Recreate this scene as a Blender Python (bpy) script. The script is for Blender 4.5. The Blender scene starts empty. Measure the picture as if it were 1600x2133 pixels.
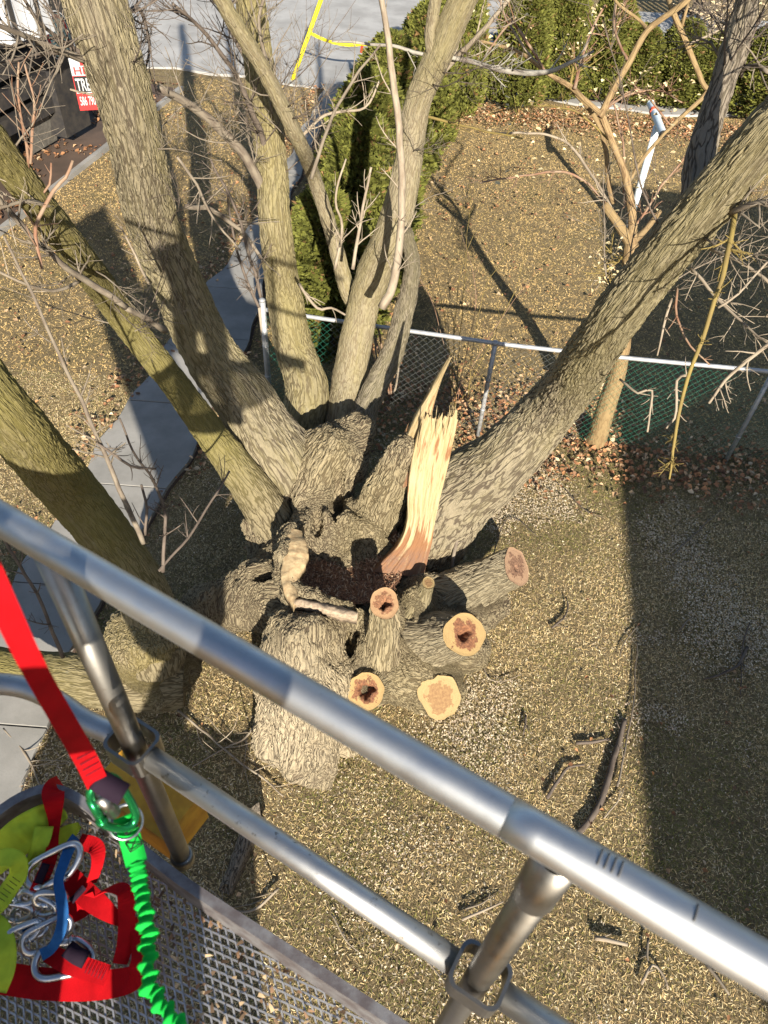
import bpy, math, random
import numpy as np
from mathutils import Vector, Matrix

# ------------------------------------------------------------------ camera, sky, sun, exposure
scene = bpy.context.scene
col = scene.collection
F_PX, CX, CY, CZ = 1540.0, 800.0, 1066.5, 5.5          # the photograph's lens in its own pixels; eye height in metres
_d = np.array([-110.0, 1434.0, F_PX]); DOWN = _d/np.linalg.norm(_d)
_z = np.array([0, 0, 1.0]); FWD = _z-DOWN*(_z@DOWN); FWD /= np.linalg.norm(FWD)
RIGHT = np.cross(DOWN, FWD)
def ray(px, py):
    v = np.array([px-CX, py-CY, F_PX]); v /= np.linalg.norm(v)
    return np.array([v@RIGHT, v@FWD, -(v@DOWN)])
def P(px, py, z=0.0):                                    # the point of height z seen at a pixel of the photograph
    r = ray(px, py); return np.array([0, 0, CZ])+r*((z-CZ)/r[2])
def S(px, py, s):                                        # the point at distance s
    return np.array([0, 0, CZ])+ray(px, py)*s
def depth(p):
    q = np.asarray(p, float)-np.array([0, 0, CZ]); return q[0]*RIGHT[2]+q[1]*FWD[2]-q[2]*DOWN[2]

cam_d = bpy.data.cameras.new('camera'); cam = bpy.data.objects.new('camera', cam_d); col.objects.link(cam)
ix = Vector((RIGHT[0], FWD[0], -DOWN[0])); iy = Vector((RIGHT[1], FWD[1], -DOWN[1])); iz = Vector((RIGHT[2], FWD[2], -DOWN[2]))
M = Matrix.Identity(4)
for r_ in range(3):
    M[r_][0] = ix[r_]; M[r_][1] = -iy[r_]; M[r_][2] = -iz[r_]
M.translation = Vector((0, 0, CZ)); cam.matrix_world = M
cam_d.sensor_fit = 'AUTO'; cam_d.sensor_width = 36.0; cam_d.lens = F_PX/2133.0*36.0
cam_d.clip_start = 0.02; cam_d.clip_end = 500.0
cam_d.dof.use_dof = True; cam_d.dof.focus_distance = 6.0; cam_d.dof.aperture_fstop = 9.0
scene.camera = cam

SUN_EL = math.radians(24.0); SUN_AZ = math.atan2(0.225, -0.974)
world = bpy.data.worlds.new('World'); scene.world = world; world.use_nodes = True
wn = world.node_tree.nodes; wl = world.node_tree.links
sky = wn.new('ShaderNodeTexSky'); sky.sky_type = 'NISHITA'; sky.sun_disc = False
sky.sun_elevation = SUN_EL; sky.sun_rotation = SUN_AZ; sky.altitude = 200
wn['Background'].inputs[1].default_value = 0.07
wl.new(sky.outputs[0], wn['Background'].inputs[0])
sun_d = bpy.data.lights.new('sun', 'SUN'); sun_d.energy = 5.0; sun_d.angle = math.radians(0.5); sun_d.color = (1.0, 0.91, 0.77)
sun = bpy.data.objects.new('sun', sun_d); col.objects.link(sun)
to_sun = Vector((math.sin(SUN_AZ)*math.cos(SUN_EL), math.cos(SUN_AZ)*math.cos(SUN_EL), math.sin(SUN_EL)))
sun.rotation_euler = to_sun.to_track_quat('Z', 'Y').to_euler(); sun.location = (3, -12, 14)
vs = scene.view_settings; vs.view_transform = 'Standard'; vs.look = 'None'; vs.gamma = 1.0; vs.use_curve_mapping = False
vs.exposure = 1.28

RS = np.random.RandomState(7); random.seed(7)

# ------------------------------------------------------------------ noise
def _hash(ix_, iy_, iz_, seed):
    h = (ix_.astype(np.int64)*374761393+iy_.astype(np.int64)*668265263+iz_.astype(np.int64)*2147483647+seed*1274126177) & 0xFFFFFFFF
    h = ((h ^ (h >> 13))*1274126177) & 0xFFFFFFFF
    return ((h ^ (h >> 16)) & 0xFFFF)/65535.0
def vnoise(p, seed=0):
    p = np.asarray(p, float); i = np.floor(p); f = p-i; f = f*f*(3-2*f); out = 0
    for a in (0, 1):
        for b in (0, 1):
            for c in (0, 1):
                w = (f[..., 0] if a else 1-f[..., 0])*(f[..., 1] if b else 1-f[..., 1])*(f[..., 2] if c else 1-f[..., 2])
                out = out+w*_hash(i[..., 0]+a, i[..., 1]+b, i[..., 2]+c, seed)
    return out
def fbm(p, seed=0, n=3):
    p = np.asarray(p, float); o = 0; a = 0.5; t = 0
    for k in range(n):
        o = o+a*vnoise(p*2**k, seed+k); t += a; a *= .5
    return o/t
def fbm2(x, y, sc, seed=0, n=3):
    return fbm(np.stack([x*sc, y*sc, np.zeros_like(x)+.37], -1), seed, n)

# ------------------------------------------------------------------ objects
def tag(o, label=None, cat=None, group=None, kind=None):
    for k, v in (('label', label), ('category', cat), ('group', group), ('kind', kind)):
        if v: o[k] = v
    return o
def empty(name, loc=(0, 0, 0), label=None, cat=None, group=None):
    o = bpy.data.objects.new(name, None); o.location = loc; o.empty_display_size = .1
    col.objects.link(o); return tag(o, label, cat, group)
def link(name, me, mat, parent=None):
    o = bpy.data.objects.new(name, me); col.objects.link(o)
    if mat is not None and not me.materials: me.materials.append(mat)
    if parent is not None:                               # parts are written in world coordinates
        o.parent = parent
        if parent.type == 'EMPTY': o.matrix_parent_inverse = Matrix.Translation(parent.location).inverted()
    return o
class MB:                                                # collects shapes, builds ONE mesh object (all in world coordinates)
    def __init__(s): s.v = []; s.f = []; s.n = 0; s.at = {}; s.m = []
    def add(s, v, f, mi=0, **attrs):
        v = np.asarray(v, float).reshape(-1, 3)
        s.v.append(v); s.f += [tuple(int(i)+s.n for i in q) for q in f]; s.m += [mi]*len(f)
        for k, a in attrs.items(): s.at.setdefault(k, []).append((s.n, np.asarray(a, float)))
        s.n += len(v); return s
    def box(s, c, size, R=None, mi=0):
        x, y, z = np.array(size)/2
        v = np.array([(-x, -y, -z), (x, -y, -z), (x, y, -z), (-x, y, -z), (-x, -y, z), (x, -y, z), (x, y, z), (-x, y, z)])
        if R is not None: v = v @ np.asarray(R).T
        return s.add(v+np.asarray(c), [(0, 3, 2, 1), (4, 5, 6, 7), (0, 1, 5, 4), (1, 2, 6, 5), (2, 3, 7, 6), (3, 0, 4, 7)], mi)
    def tube(s, pts, rad, n=8, cap=True, mi=0, barks=.28, closed=False):
        v, f, bk = tube(pts, rad, n, cap, barks, closed); return s.add(v, f, mi, bark=bk)
    def mesh(s, name, smooth=True):
        me = bpy.data.meshes.new(name); V = np.concatenate(s.v) if s.v else np.zeros((0, 3))
        me.from_pydata(V.tolist(), [], s.f)
        if max(s.m or [0]): me.polygons.foreach_set('material_index', s.m)
        if smooth: me.polygons.foreach_set('use_smooth', [True]*len(me.polygons))
        for k, L in s.at.items():
            dim = L[0][1].shape[1]; arr = np.zeros((s.n, dim))
            for st, a in L: arr[st:st+len(a)] = a
            if dim == 3:
                at = me.attributes.new(k, 'FLOAT_VECTOR', 'POINT'); at.data.foreach_set('vector', arr.astype(np.float32).ravel())
            else:
                at = me.attributes.new(k, 'FLOAT_COLOR', 'POINT'); at.data.foreach_set('color', arr.astype(np.float32).ravel())
        me.update(); return me
    def build(s, name, mat, parent=None, smooth=True):
        me = s.mesh(name, smooth)
        for m_ in (mat if isinstance(mat, (list, tuple)) else [mat]): me.materials.append(m_)
        return link(name, me, None, parent)

def norm(v):
    v = np.asarray(v, float); return v/max(1e-9, np.linalg.norm(v))
def catmull(pts, vals, step):                            # resample a polyline of points (and values) smoothly
    pts = np.asarray(pts, float); vals = np.asarray(vals, float)
    if vals.ndim == 1: vals = vals[:, None]
    A = np.hstack([pts, vals]); A = np.vstack([2*A[0]-A[1], A, 2*A[-1]-A[-2]]); out = []
    for i in range(1, len(A)-2):
        p0, p1, p2, p3 = A[i-1], A[i], A[i+1], A[i+2]; L = np.linalg.norm(p2[:3]-p1[:3]); n = max(1, int(math.ceil(L/step)))
        for k in range(n):
            t = k/n; out.append(.5*((2*p1)+(-p0+p2)*t+(2*p0-5*p1+4*p2-p3)*t*t+(-p0+3*p1-3*p2+p3)*t**3))
    out.append(A[-2]); out = np.array(out); return out[:, :3], out[:, 3:]
def frames(pts):
    pts = np.asarray(pts, float); T = np.gradient(pts, axis=0); T /= np.maximum(1e-9, np.linalg.norm(T, axis=1))[:, None]
    n0 = np.cross(T[0], (0.13, 0.21, 1.0)); n0 = norm(n0); N = [n0]
    for i in range(1, len(pts)):
        v = N[-1]-T[i]*(N[-1]@T[i]); N.append(norm(v))
    N = np.array(N); return T, N, np.cross(T, N)
def tube(pts, rad, n=8, cap=True, barks=.28, closed=False):
    pts = np.asarray(pts, float); m = len(pts); rad = np.broadcast_to(np.asarray(rad, float).reshape(-1), (m,)) if np.size(rad) in (1, m) else rad
    T, N, B = frames(pts); th = np.linspace(0, 2*math.pi, n, endpoint=False)
    if closed:
        nx = np.roll(pts, -1, 0)-np.roll(pts, 1, 0); T = nx/np.linalg.norm(nx, axis=1)[:, None]
        up = np.linalg.svd(pts-pts.mean(0))[2][2]; N = np.tile(up, (m, 1)); B = np.cross(T, N)
    d = N[:, None]*np.cos(th)[None, :, None]+B[:, None]*np.sin(th)[None, :, None]
    v = pts[:, None]+d*rad[:, None, None]; s = np.concatenate([[0], np.cumsum(np.linalg.norm(np.diff(pts, axis=0), axis=1))])
    R = rad.mean(); bk = np.stack([np.broadcast_to(R*np.cos(th), (m, n)), np.broadcast_to(R*np.sin(th), (m, n)), np.broadcast_to((s*barks)[:, None], (m, n))], -1)
    f = []
    for i in range(m if closed else m-1):
        a = i*n; b = ((i+1) % m)*n
        for j in range(n): k = (j+1) % n; f.append((a+j, a+k, b+k, b+j))
    v = v.reshape(-1, 3); bk = bk.reshape(-1, 3)
    if cap and not closed: f.append(tuple(range(n-1, -1, -1))); f.append(tuple(range((m-1)*n, m*n)))
    return v, f, bk
def ribbon(pts, width, normal, thick=.0025, step=.01, wave=None, cross=1):
    """a strap: pts centre line, width (scalar or list), normal (one or list) the side the strap faces"""
    pts = np.asarray(pts, float); w = np.broadcast_to(np.asarray(width, float), (len(pts),)); nn = np.asarray(normal, float)
    if nn.ndim == 1: nn = np.tile(nn, (len(pts), 1))
    Q, V = catmull(pts, np.hstack([w[:, None], nn]), step); W = V[:, 0]; Nn = V[:, 1:]
    T = np.gradient(Q, axis=0); T /= np.linalg.norm(T, axis=1)[:, None]
    B = np.cross(T, Nn); B /= np.maximum(1e-6, np.linalg.norm(B, axis=1))[:, None]; Nn = np.cross(B, T)
    if wave is not None: Q = Q+Nn*wave(np.linspace(0, 1, len(Q)))[:, None]
    u = np.linspace(-.5, .5, cross+1); top = Q[:, None]+B[:, None]*(u[None, :, None]*W[:, None, None]); c = cross+1
    v = np.concatenate([(top+Nn[:, None]*thick/2).reshape(-1, 3), (top-Nn[:, None]*thick/2).reshape(-1, 3)]); m = len(Q); o = m*c; f = []
    for i in range(m-1):
        for j in range(cross):
            a = i*c+j; f += [(a, a+1, a+c+1, a+c), (o+a, o+a+c, o+a+c+1, o+a+1)]
        a = i*c; f.append((a, a+c, o+a+c, o+a)); a = i*c+cross; f.append((a, o+a, o+a+c, a+c))
    for i in (0, m-1):
        for j in range(cross): a = i*c+j; f.append((a, o+a, o+a+1, a+1))
    s = np.concatenate([[0], np.cumsum(np.linalg.norm(np.diff(Q, axis=0), axis=1))])
    uv = np.stack([np.broadcast_to(u*.03, (m, c)), np.broadcast_to(s[:, None], (m, c)), np.zeros((m, c))], -1).reshape(-1, 3)
    return v, f, np.concatenate([uv, uv])
def rotz(a): return np.array([[math.cos(a), -math.sin(a), 0], [math.sin(a), math.cos(a), 0], [0, 0, 1]])
def basis(z, hint=(0, 0, 1)):
    z = norm(z); x = np.cross(hint, z)
    if np.linalg.norm(x) < 1e-4: x = np.cross((1, 0, 0), z)
    x = norm(x); return np.stack([x, np.cross(z, x), z], 1)

# ------------------------------------------------------------------ materials
class NT:
    def __init__(s, name, rough=.85, metal=0.0, spec=.3):
        s.m = bpy.data.materials.new(name); s.m.use_nodes = True; s.n = s.m.node_tree.nodes; s.l = s.m.node_tree.links
        s.b = s.n['Principled BSDF']; s.out = s.n['Material Output']
        s.b.inputs['Roughness'].default_value = rough; s.b.inputs['Metallic'].default_value = metal; s.b.inputs['Specular IOR Level'].default_value = spec
    def node(s, t, **kw):
        n = s.n.new(t)
        for k, v in kw.items(): setattr(n, k, v)
        return n
    def put(s, sock, v):
        if hasattr(v, 'is_linked') or isinstance(v, bpy.types.NodeSocket): s.l.new(v, sock)
        elif isinstance(v, (tuple, list)) and len(v) == 3 and sock.type == 'RGBA': sock.default_value = (*v, 1)
        else: sock.default_value = v
        return s
    def attr(s, name, out='Vector'): n = s.node('ShaderNodeAttribute'); n.attribute_name = name; return n.outputs[out]
    def obj(s): return s.node('ShaderNodeTexCoord').outputs['Object']
    def geo(s, o='Position'): return s.node('ShaderNodeNewGeometry').outputs[o]
    def rnd(s): return s.node('ShaderNodeObjectInfo').outputs['Random']
    def mapping(s, v, scale=(1, 1, 1), loc=(0, 0, 0), rot=(0, 0, 0)):
        n = s.node('ShaderNodeMapping'); s.l.new(v, n.inputs[0]); n.inputs['Scale'].default_value = scale; n.inputs['Location'].default_value = loc; n.inputs['Rotation'].default_value = rot; return n.outputs[0]
    def noise(s, v, scale=5, detail=4, rough=.55, dist=0, out='Fac'):
        n = s.node('ShaderNodeTexNoise'); s.l.new(v, n.inputs['Vector']); n.inputs['Scale'].default_value = scale; n.inputs['Detail'].default_value = detail
        n.inputs['Roughness'].default_value = rough; n.inputs['Distortion'].default_value = dist; return n.outputs[out]
    def vor(s, v, scale=5, feature='DISTANCE_TO_EDGE', out='Distance', rnd=1.0):
        n = s.node('ShaderNodeTexVoronoi'); n.feature = feature; s.l.new(v, n.inputs['Vector']); n.inputs['Scale'].default_value = scale; n.inputs['Randomness'].default_value = rnd; return n.outputs[out]
    def ramp(s, v, stops, interp='LINEAR'):
        n = s.node('ShaderNodeValToRGB'); s.put(n.inputs[0], v); r = n.color_ramp; r.interpolation = interp
        while len(r.elements) < len(stops): r.elements.new(0.5)
        for e, (p, c) in zip(r.elements, stops): e.position = p; e.color = (*c, 1) if isinstance(c, (tuple, list)) else (c, c, c, 1)
        return n.outputs['Color']
    def mix(s, f, a, b, mode='MIX'):
        n = s.node('ShaderNodeMix'); n.data_type = 'RGBA'; n.blend_type = mode
        s.put(n.inputs[0], f); s.put(n.inputs[6], a); s.put(n.inputs[7], b); return n.outputs[2]
    def math(s, op, a, b=0.0, c=None, clamp=False):
        n = s.node('ShaderNodeMath'); n.operation = op; n.use_clamp = clamp; s.put(n.inputs[0], a); s.put(n.inputs[1], b)
        if c is not None: s.put(n.inputs[2], c)
        return n.outputs[0]
    def vmath(s, op, a, b):
        n = s.node('ShaderNodeVectorMath'); n.operation = op; s.put(n.inputs[0], a); s.put(n.inputs[1], b); return n.outputs[0]
    def rng(s, v, a, b, c=0.0, d=1.0):
        n = s.node('ShaderNodeMapRange'); n.interpolation_type = 'SMOOTHSTEP'; s.put(n.inputs[0], v)
        for i, x in enumerate((a, b, c, d)): n.inputs[i+1].default_value = x
        return n.outputs[0]
    def color(s, c): s.put(s.b.inputs['Base Color'], c); return s
    def rough(s, c): s.put(s.b.inputs['Roughness'], c); return s
    def bump(s, h, strength=.5, dist=.01):
        n = s.node('ShaderNodeBump'); n.inputs['Strength'].default_value = strength; n.inputs['Distance'].default_value = dist
        s.l.new(h, n.inputs['Height']); s.l.new(n.outputs[0], s.b.inputs['Normal']); return s
    def disp(s, h, scale=.02, mid=.5, method='BOTH'):
        n = s.node('ShaderNodeDisplacement'); s.put(n.inputs['Height'], h); n.inputs['Scale'].default_value = scale; n.inputs['Midlevel'].default_value = mid
        s.l.new(n.outputs[0], s.out.inputs['Displacement']); s.m.displacement_method = method; return s

def mat_bark(name, light, dark, moss, moss_amt, cell=.045, depth_=.016, furrow=.22, lichen=.25, method='BOTH'):
    t = NT(name, .92, 0, .12); q = t.attr('bark')
    w = t.vmath('SUBTRACT', t.noise(q, .45/cell, 2, .5, 0, 'Color'), (.5, .5, .5)); q2 = t.vmath('ADD', q, t.vmath('MULTIPLY', w, (cell*1.5, cell*1.5, cell*.9)))
    rid = lambda sc, w_, det=2: t.rng(t.math('ABSOLUTE', t.math('SUBTRACT', t.noise(q2, sc/cell, det, .5), .5)), .0, w_)
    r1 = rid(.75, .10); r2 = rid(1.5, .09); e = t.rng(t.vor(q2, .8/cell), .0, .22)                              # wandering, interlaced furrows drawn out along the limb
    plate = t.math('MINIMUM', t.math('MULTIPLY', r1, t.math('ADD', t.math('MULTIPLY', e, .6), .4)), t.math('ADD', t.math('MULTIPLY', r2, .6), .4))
    fine = t.noise(q, 3.2/cell, 4, .75); big = t.noise(q, .35/cell, 2, .5)
    h = t.math('ADD', t.math('MULTIPLY', plate, .75), t.math('ADD', t.math('MULTIPLY', fine, .40), t.math('MULTIPLY', big, .30)))
    tone = t.noise(q, 5.0, 4, .6); tone2 = t.noise(q, 2.6/cell, 4, .75)
    c = t.mix(t.rng(tone, .3, .75), light, tuple(x*.76 for x in light))
    c = t.mix(t.math('MULTIPLY', t.rng(tone2, .48, .72), .35), c, tuple(min(1, x*1.3) for x in light)); c = t.mix(t.math('MULTIPLY', t.rng(tone2, .46, .28), .4), c, tuple(x*.66 for x in light))
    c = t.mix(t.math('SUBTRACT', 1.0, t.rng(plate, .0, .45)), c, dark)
    mo = t.math('MULTIPLY', t.rng(t.math('ADD', t.noise(q, 2.2, 5, .65), t.math('MULTIPLY', t.noise(q, 60, 3, .6), .3)), .62-.35*moss_amt, .85-.2*moss_amt), min(1, .40+.45*moss_amt))
    sx = t.node('ShaderNodeSeparateXYZ'); t.l.new(t.attr('mossw'), sx.inputs[0]); mo = t.math('MULTIPLY', mo, sx.outputs[0])
    c = t.mix(mo, c, moss); c = t.mix(t.math('MULTIPLY', sx.outputs[1], t.rng(t.math('ADD', tone2, t.math('MULTIPLY', plate, .35)), .42, .62)), c, (.37, .31, .215))
    li = t.rng(t.noise(q, 26, 4, .7), .64, .74)
    c = t.mix(t.math('MULTIPLY', li, lichen), c, (.31, .30, .245))
    t.color(c); t.disp(h, depth_, .7, method); return t.m

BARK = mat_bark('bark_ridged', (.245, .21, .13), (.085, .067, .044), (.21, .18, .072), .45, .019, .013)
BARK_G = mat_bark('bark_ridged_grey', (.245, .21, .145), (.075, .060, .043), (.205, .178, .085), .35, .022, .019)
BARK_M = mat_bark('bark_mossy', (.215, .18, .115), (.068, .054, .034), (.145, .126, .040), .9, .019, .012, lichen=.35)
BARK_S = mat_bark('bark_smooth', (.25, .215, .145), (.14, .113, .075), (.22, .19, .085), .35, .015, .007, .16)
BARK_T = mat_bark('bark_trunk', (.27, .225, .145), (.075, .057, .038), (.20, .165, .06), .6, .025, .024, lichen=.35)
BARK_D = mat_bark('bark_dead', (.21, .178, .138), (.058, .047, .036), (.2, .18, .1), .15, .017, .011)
def mat_twig(name, c1, c2):
    t = NT(name, .8, 0, .2); q = t.attr('bark')
    t.color(t.mix(t.rng(t.noise(q, 30, 3), .35, .7), c1, c2)); t.bump(t.noise(q, 200, 2), .3, .002); return t.m
TWIG = mat_twig('twig_grey', (.20, .17, .13), (.11, .087, .068))
TWIG_D = mat_twig('twig_dark', (.13, .105, .085), (.07, .055, .045))
TWIG_L = mat_twig('twig_pale', (.29, .245, .185), (.19, .15, .11))
TWIG_Y = mat_twig('twig_yellow', (.21, .16, .05), (.15, .11, .045))
TWIG_R = mat_twig('twig_red', (.20, .105, .065), (.26, .20, .14))
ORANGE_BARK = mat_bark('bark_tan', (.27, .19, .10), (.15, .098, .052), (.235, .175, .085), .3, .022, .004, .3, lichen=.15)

def mat_cut(name, sap, heart, rot):
    t = NT(name, .8, 0, .2); a = t.attr('rad')              # x radius 0..1, y,z disc position
    sep = t.node('ShaderNodeSeparateXYZ'); t.l.new(a, sep.inputs[0])
    disc = t.mapping(a, (0, 1, 1)); r = t.math('ADD', sep.outputs[0], t.math('MULTIPLY', t.math('SUBTRACT', t.noise(disc, 2.2, 4, .65), .5), 1.7))
    ringn = t.noise(t.mapping(a, (46, 1.2, 1.2)), 1, 2, .5); ringn = t.rng(ringn, .38, .62)
    sapc = t.mix(t.math('MULTIPLY', ringn, .5), sap, tuple(x*.72 for x in sap))
    rotc = t.mix(t.rng(t.noise(disc, 9, 4, .7), .35, .65), heart, rot)
    saw = t.noise(t.mapping(a, (0, 60, 3)), 1, 2); sapc = t.mix(t.math('MULTIPLY', t.rng(saw, .45, .7), .3), sapc, tuple(x*.6 for x in sap))
    t.color(t.mix(t.rng(r, .60, .68), rotc, sapc)); t.bump(t.noise(disc, 22, 4, .7), .6, .01); return t.m
CUT = mat_cut('cut_wood', (.34, .235, .105), (.235, .11, .055), (.10, .045, .028))
CUT_P = mat_cut('cut_wood_pale', (.345, .25, .12), (.27, .17, .08), (.20, .115, .058))
CUT_R = mat_cut('cut_wood_reddish', (.36, .23, .145), (.27, .16, .10), (.11, .06, .042))
def mat_split(name):
    t = NT(name, .7, 0, .25); a = t.attr('grain')           # x across, y along (m)
    g1 = t.noise(t.mapping(a, (60, 4, 1)), 1, 4, .6); g2 = t.noise(t.mapping(a, (22, 2.2, 1)), 1, 4, .6)
    c = t.mix(t.rng(g1, .35, .7), (.385, .31, .18), (.29, .21, .10))
    sep = t.node('ShaderNodeSeparateXYZ'); t.l.new(a, sep.inputs[0])
    low = t.rng(sep.outputs[1], .1, .75, .17, -.03)
    c = t.mix(t.rng(t.math('ADD', g2, low), .54, .64), c, (.20, .095, .042))
    rot = t.rng(t.math('ADD', sep.outputs[1], t.math('MULTIPLY', t.noise(a, 9, 3), .12)), .22, .36, 1, 0)
    c = t.mix(t.math('MULTIPLY', rot, t.rng(t.noise(t.mapping(a, (50, 18, 1)), 1, 4, .7), .3, .6)), c, (.16, .088, .054))
    t.color(c); t.bump(t.math('ADD', g1, t.math('MULTIPLY', g2, 1.5)), .9, .012); return t.m
SPLIT = mat_split('split_wood')
def mat_plain(name, c, rough=.8, metal=0, var=.25, sc=30, bump=0.0, spec=.3, c2=None):
    t = NT(name, rough, metal, spec); o = t.obj(); n = t.noise(o, sc, 4, .6)
    t.color(t.mix(t.rng(n, .3, .7), c, c2 or tuple(x*(1-var) for x in c)))
    if bump: t.bump(t.noise(o, sc*3, 3), bump, .004)
    return t.m
def mat_vcol(name, rough=.85, trans=0.0):
    t = NT(name, rough, 0, .2); t.color(t.attr('Col', 'Color')); return t.m
VCOL = mat_vcol('plant_litter')
PALEWOOD = mat_plain('exposed_sapwood', (.40, .31, .18), .8, var=.35, sc=25, bump=.5, c2=(.27, .19, .105))

def mat_ground():
    t = NT('lawn_soil', .95, 0, .1); p = t.geo(); f = t.noise(p, 1.1, 5, .65); m = t.noise(p, 7, 5, .7); fine = t.noise(p, 95, 4, .8)
    c = t.mix(t.rng(m, .35, .65), (.15, .112, .060), (.25, .19, .10))
    c = t.mix(t.math('MULTIPLY', t.rng(f, .5, .68), .55), c, (.13, .115, .04))
    c = t.mix(t.rng(fine, .42, .68), c, (.33, .26, .15)); c = t.mix(t.rng(t.noise(p, 45, 3, .7), .58, .72), c, (.085, .064, .038))
    t.color(c); t.bump(t.math('ADD', fine, m), 1.0, .03); return t.m
GROUND = mat_ground()
def mat_concrete(name, a, b, crack=True):
    t = NT(name, .85, 0, .25); p = t.geo(); n = t.noise(p, 1.3, 6, .65); g = t.noise(p, 90, 3, .7)
    c = t.mix(t.rng(n, .3, .7), a, b); c = t.mix(t.math('MULTIPLY', t.rng(g, .5, .8), .35), c, tuple(x*.6 for x in a))
    c = t.mix(t.math('MULTIPLY', t.rng(t.noise(p, 5, 5, .7), .58, .75), .4), c, tuple(x*.7 for x in b))
    t.color(c); t.bump(g, .3, .003); return t.m
CONC = mat_concrete('walk_concrete', (.30, .29, .27), (.20, .195, .18))
CONC2 = mat_concrete('drive_concrete', (.38, .375, .365), (.27, .265, .255))
DIRT = mat_concrete('leafy_dirt', (.11, .075, .055), (.07, .05, .038))

def mat_galv(name, base, rough, dirt=.3):
    t = NT(name, rough, 1.0, .5); o = t.obj(); n = t.noise(o, 9, 5, .65); s = t.noise(t.mapping(o, (1, 1, 1)), 70, 3, .6)
    c = t.mix(t.rng(n, .3, .75), base, tuple(x*.75 for x in base)); c = t.mix(t.math('MULTIPLY', t.rng(s, .62, .75), dirt), c, (.12, .10, .08))
    t.color(c); t.rough(t.rng(n, .2, .8, rough-.08, rough+.14)); t.bump(t.noise(o, 35, 3), .08, .002); return t.m
RAIL = mat_galv('galvanised_rail', (.52, .54, .56), .46, .15)
RAIL2 = mat_galv('galvanised_rail_worn', (.46, .47, .48), .46, .85)
POSTM = mat_galv('galvanised_post', (.27, .26, .24), .38, .35)
FLOORM = mat_galv('expanded_metal', (.52, .52, .53), .5, .5)
FENCEM = mat_plain('fence_pipe', (.42, .43, .44), .45, .35, .25, 14)
ALU = mat_galv('carabiner_aluminium', (.55, .56, .58), .28, .05)
GREENALU = mat_plain('green_anodised', (.02, .25, .08), .25, .8, .2)
YELLOWP = mat_plain('yellow_painted_steel', (.72, .36, .03), .5, 0, .5, 18, .1, c2=(.52, .23, .02))
DARKRUBBER = mat_plain('black_rubber', (.02, .02, .02), .6)
def mat_web(name, c, sc=420, dark=.7):
    t = NT(name, .75, 0, .08); a = t.attr('uvw')
    wv = t.node('ShaderNodeTexWave'); wv.wave_type = 'BANDS'; wv.bands_direction = 'Y'; t.l.new(a, wv.inputs['Vector']); wv.inputs['Scale'].default_value = sc; wv.inputs['Distortion'].default_value = 1.0
    n = t.noise(a, 25, 3); t.color(t.mix(t.rng(n, .3, .75), c, tuple(x*dark for x in c))); t.bump(wv.outputs['Fac'], .35, .0012); return t.m
WEB_R = mat_web('red_webbing', (.42, .004, .008)); WEB_G = mat_web('green_webbing', (.012, .50, .06)); WEB_Y = mat_web('chartreuse_webbing', (.46, .58, .045)); WEB_B = mat_web('blue_cord', (.02, .10, .28)); WEB_K = mat_web('black_tape', (.02, .012, .022))
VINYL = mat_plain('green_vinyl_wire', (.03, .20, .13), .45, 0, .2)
BLACKP = mat_plain('black_truck_paint', (.022, .022, .025), .42, 0, .4, 6, c2=(.05, .045, .04)); WHITEP = mat_plain('white_truck_paint', (.50, .51, .53), .35, 0, .08, 4)
PURE = {k: mat_plain('print_'+k, c, .5, 0, .06, 3) for k, c in dict(red=(.48, .03, .03), white=(.42, .43, .44), black=(.015, .015, .016), teal=(.30, .46, .42)).items()}
CONE_O = mat_plain('cone_orange', (.75, .10, .03), .5, 0, .15); CONE_W = mat_plain('cone_band', (.78, .78, .76), .35, 0, .05)
YEL = mat_plain('bright_yellow_plastic', (.80, .66, .02), .45, 0, .1)
POLEP = mat_plain('pale_blue_paint', (.66, .74, .78), .5, 0, .15, 12)
SIDING = mat_plain('house_siding', (.52, .50, .46), .8); ROOFM = mat_plain('roof_shingle', (.12, .11, .10), .95, sc=60); GLASS = mat_plain('window_glass', (.03, .035, .04), .08, 0, .1, spec=.6)

# ================================================================== THE SETTING
def grid_mesh(x0, x1, y0, y1, nx, ny, zf):
    X, Y = np.meshgrid(np.linspace(x0, x1, nx), np.linspace(y0, y1, ny)); V = np.stack([X, Y, zf(X, Y)], -1).reshape(-1, 3)
    i = np.arange(nx*ny).reshape(ny, nx); F = np.stack([i[:-1, :-1], i[:-1, 1:], i[1:, 1:], i[1:, :-1]], -1).reshape(-1, 4)
    return V, F
def gz(x, y):                                             # gentle unevenness of the lawn
    x = np.asarray(x, float); y = np.asarray(y, float)
    return (fbm2(x, y, .9, 3, 3)-.5)*.05-.02
mb = MB(); V, F = grid_mesh(-11, 11, -3, 19, 160, 160, gz); mb.add(V, F)
for (x0, x1, y0, y1) in ((-90, -11, -60, 160), (11, 90, -60, 160), (-11, 11, -60, -3), (-11, 11, 19, 160)):
    mb.add([(x0, y0, -.03), (x1, y0, -.03), (x1, y1, -.03), (x0, y1, -.03)], [(0, 1, 2, 3)])
ground = tag(mb.build('ground', GROUND), 'dead winter lawn of straw coloured grass', None, None, 'structure')

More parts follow.
